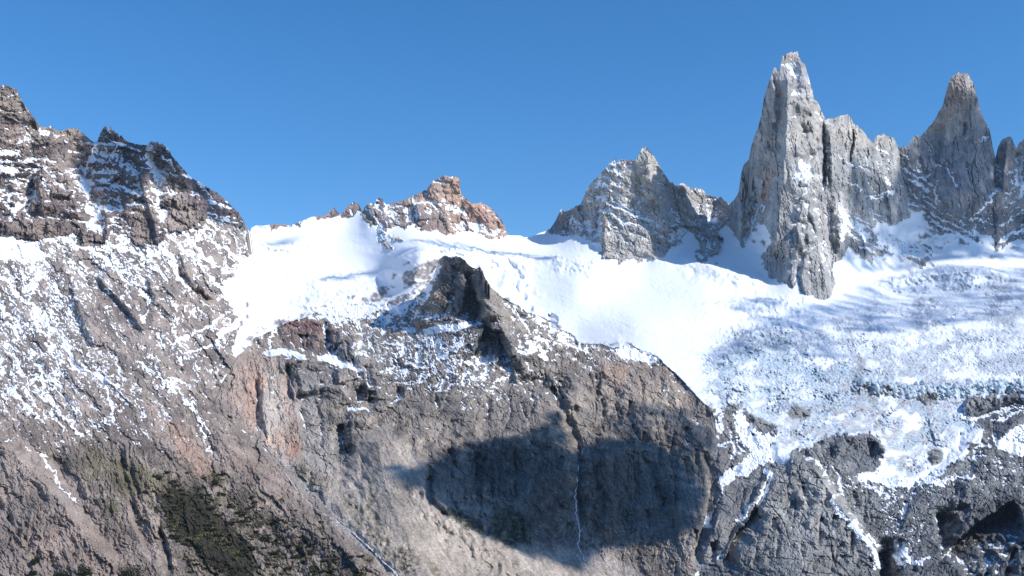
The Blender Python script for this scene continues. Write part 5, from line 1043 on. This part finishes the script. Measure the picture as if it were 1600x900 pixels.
for k in range(120):
    x = rs.uniform(1130, 1330); y = rs.uniform(535, 650)
    if blob(1, 1, 2, 2).size and (fallz[int(round((y-YS[0])/S)), int(round((x-XS[0])/S))] > 0.6): pts.append((x, y, rs.uniform(1.6, 3.6)))
for (x, y, r_) in pts:
    P_, px = surf(x, y); ob = bpy.data.objects.new("serac", ser[rs.randint(6)]); sc.collection.objects.link(ob); ob.location = P_
    ob.scale = (r_*px, r_*px*0.8, r_*px*rs.uniform(0.8, 1.5)); ob.rotation_euler = tuple(rs.uniform(-0.3, 0.3, 2))+(rs.uniform(0, 6.28),)
    fr = x > 1338
    ob["label"] = "pale blue ice block on the stepped ice front above the dark rocks" if fr else "pale blue ice block in the left part of the broken icefall"
    ob["category"] = "serac"; ob["group"] = "ice blocks along the ice front" if fr else "ice blocks in the icefall"
# boulders
bo = [block_mesh("boulder", 90+k, M_STONE, flat=0.8) for k in range(6)]
k = 0; tries = 0
while k < 200 and tries < 20000:
    tries += 1; x = rs.uniform(470, 1000); y = rs.uniform(690, 905)
    i, j = int(round((y-YS[0])/S)), int(round((x-XS[0])/S))
    if not inB[i, j] or IDB[i, j] != 10: continue
    P_, px = surf(x, y); r_ = 0.5+1.3*rs.rand()**4; ob = bpy.data.objects.new("boulder", bo[rs.randint(6)]); sc.collection.objects.link(ob); ob.location = P_
    ob.scale = (r_*px*1.1, r_*px, r_*px); ob.rotation_euler = tuple(rs.uniform(0, 6.28, 3)); ob["label"] = "grey boulder lying on the pale scree cone"; ob["category"] = "boulder"; ob["group"] = "boulders on the scree cone"; k += 1
ob_b = [(1460, 716, 10, "squared grey boulder standing in the snow at the lower edge of the icefall")]
for x, y, r_, lab in ob_b:
    P_, px = surf(x, y); ob = bpy.data.objects.new("boulder", bo[1]); sc.collection.objects.link(ob); ob.location = P_; ob.scale = (r_*px, r_*px, r_*px*0.9); ob["label"] = lab; ob["category"] = "boulder"
# running water
def ribbon(name, pts_, w0, w1, label):
    V = []; F = []; c = 0
    for (x0, y0), (x1, y1) in zip(pts_[:-1], pts_[1:]):
        n_ = max(2, int(math.hypot(x1-x0, y1-y0)/2.0))
        for q in range(n_):
            t = q/n_; x = x0+(x1-x0)*t+1.2*float(perlin(np.array([c*0.33]), np.array([2.2]), 9)[0])*2; y = y0+(y1-y0)*t
            ww = (w0+(w1-w0)*c/160)*(0.6+0.8*rs.rand())
            P_, px = surf(x, y); P_ = P_*(1-0.0012); V += [P_-np.array([ww*px*0.5, 0, 0]), P_+np.array([ww*px*0.5, 0, 0])]; c += 1
            if c > 1: F.append([2*c-4, 2*c-3, 2*c-1, 2*c-2])
    F = np.array(F); F = np.vstack([F[:, [0, 1, 2]], F[:, [0, 2, 3]]]); link_mesh(name, np.array(V), F, None, M_WATER, True, kind="structure", label=label)
ribbon("waterfall", [(912,700),(905,722),(903,745),(899,775),(901,805),(906,828),(903,850),(912,872),(915,880)], 1.3, 1.6, "thin white waterfall running down the shaded dark cliff")
ribbon("stream", [(446,740),(462,762),(486,790),(520,812),(545,828),(566,845),(584,862),(600,878),(615,892),(624,905)], 1.0, 2.6, "narrow white stream running down the gully left of the scree cone")

# ---------------------------------------------------------------- the air: thin blue haze round the whole place
zs = [v for o_ in sc.objects if o_.type == 'MESH' and not o_.name.startswith("cloud") for v in [c_[2] for c_ in o_.bound_box]]
xs_ = [v for o_ in sc.objects if o_.type == 'MESH' and not o_.name.startswith("cloud") for v in [c_[0] for c_ in o_.bound_box]]
ys_ = [v for o_ in sc.objects if o_.type == 'MESH' and not o_.name.startswith("cloud") for v in [c_[1] for c_ in o_.bound_box]]
print("extent", min(xs_), max(xs_), min(ys_), max(ys_), min(zs), max(zs), "cloud base", min(c_[2] for o_ in sc.objects if o_.name.startswith("cloud") for c_ in o_.bound_box))
bm = bmesh.new(); bmesh.ops.create_cube(bm, size=1.0)
lo = Vector((min(xs_)-600, -600, min(zs)-1)); hi = Vector((max(xs_)+600, max(ys_)+300, max(zs)+15))
for v_ in bm.verts: v_.co = Vector([lo[k] if v_.co[k] < 0 else hi[k] for k in range(3)])
me = bpy.data.meshes.new("haze"); bm.to_mesh(me); bm.free()
hz = bpy.data.objects.new("haze", me); sc.collection.objects.link(hz); hz["kind"] = "stuff"; hz["label"] = "thin blue mountain air between the camera and the peaks"
mh = bpy.data.materials.new("haze"); mh.use_nodes = True; mh.node_tree.nodes.clear()
oo = mh.node_tree.nodes.new("ShaderNodeOutputMaterial"); pv = mh.node_tree.nodes.new("ShaderNodeVolumePrincipled")
pv.inputs["Color"].default_value = (0.55, 0.72, 1.0, 1); pv.inputs["Density"].default_value = HAZE; pv.inputs["Anisotropy"].default_value = 0.0
mh.node_tree.links.new(pv.outputs[0], oo.inputs["Volume"]); me.materials.append(mh)
print("end", round(time.time()-T0, 1))
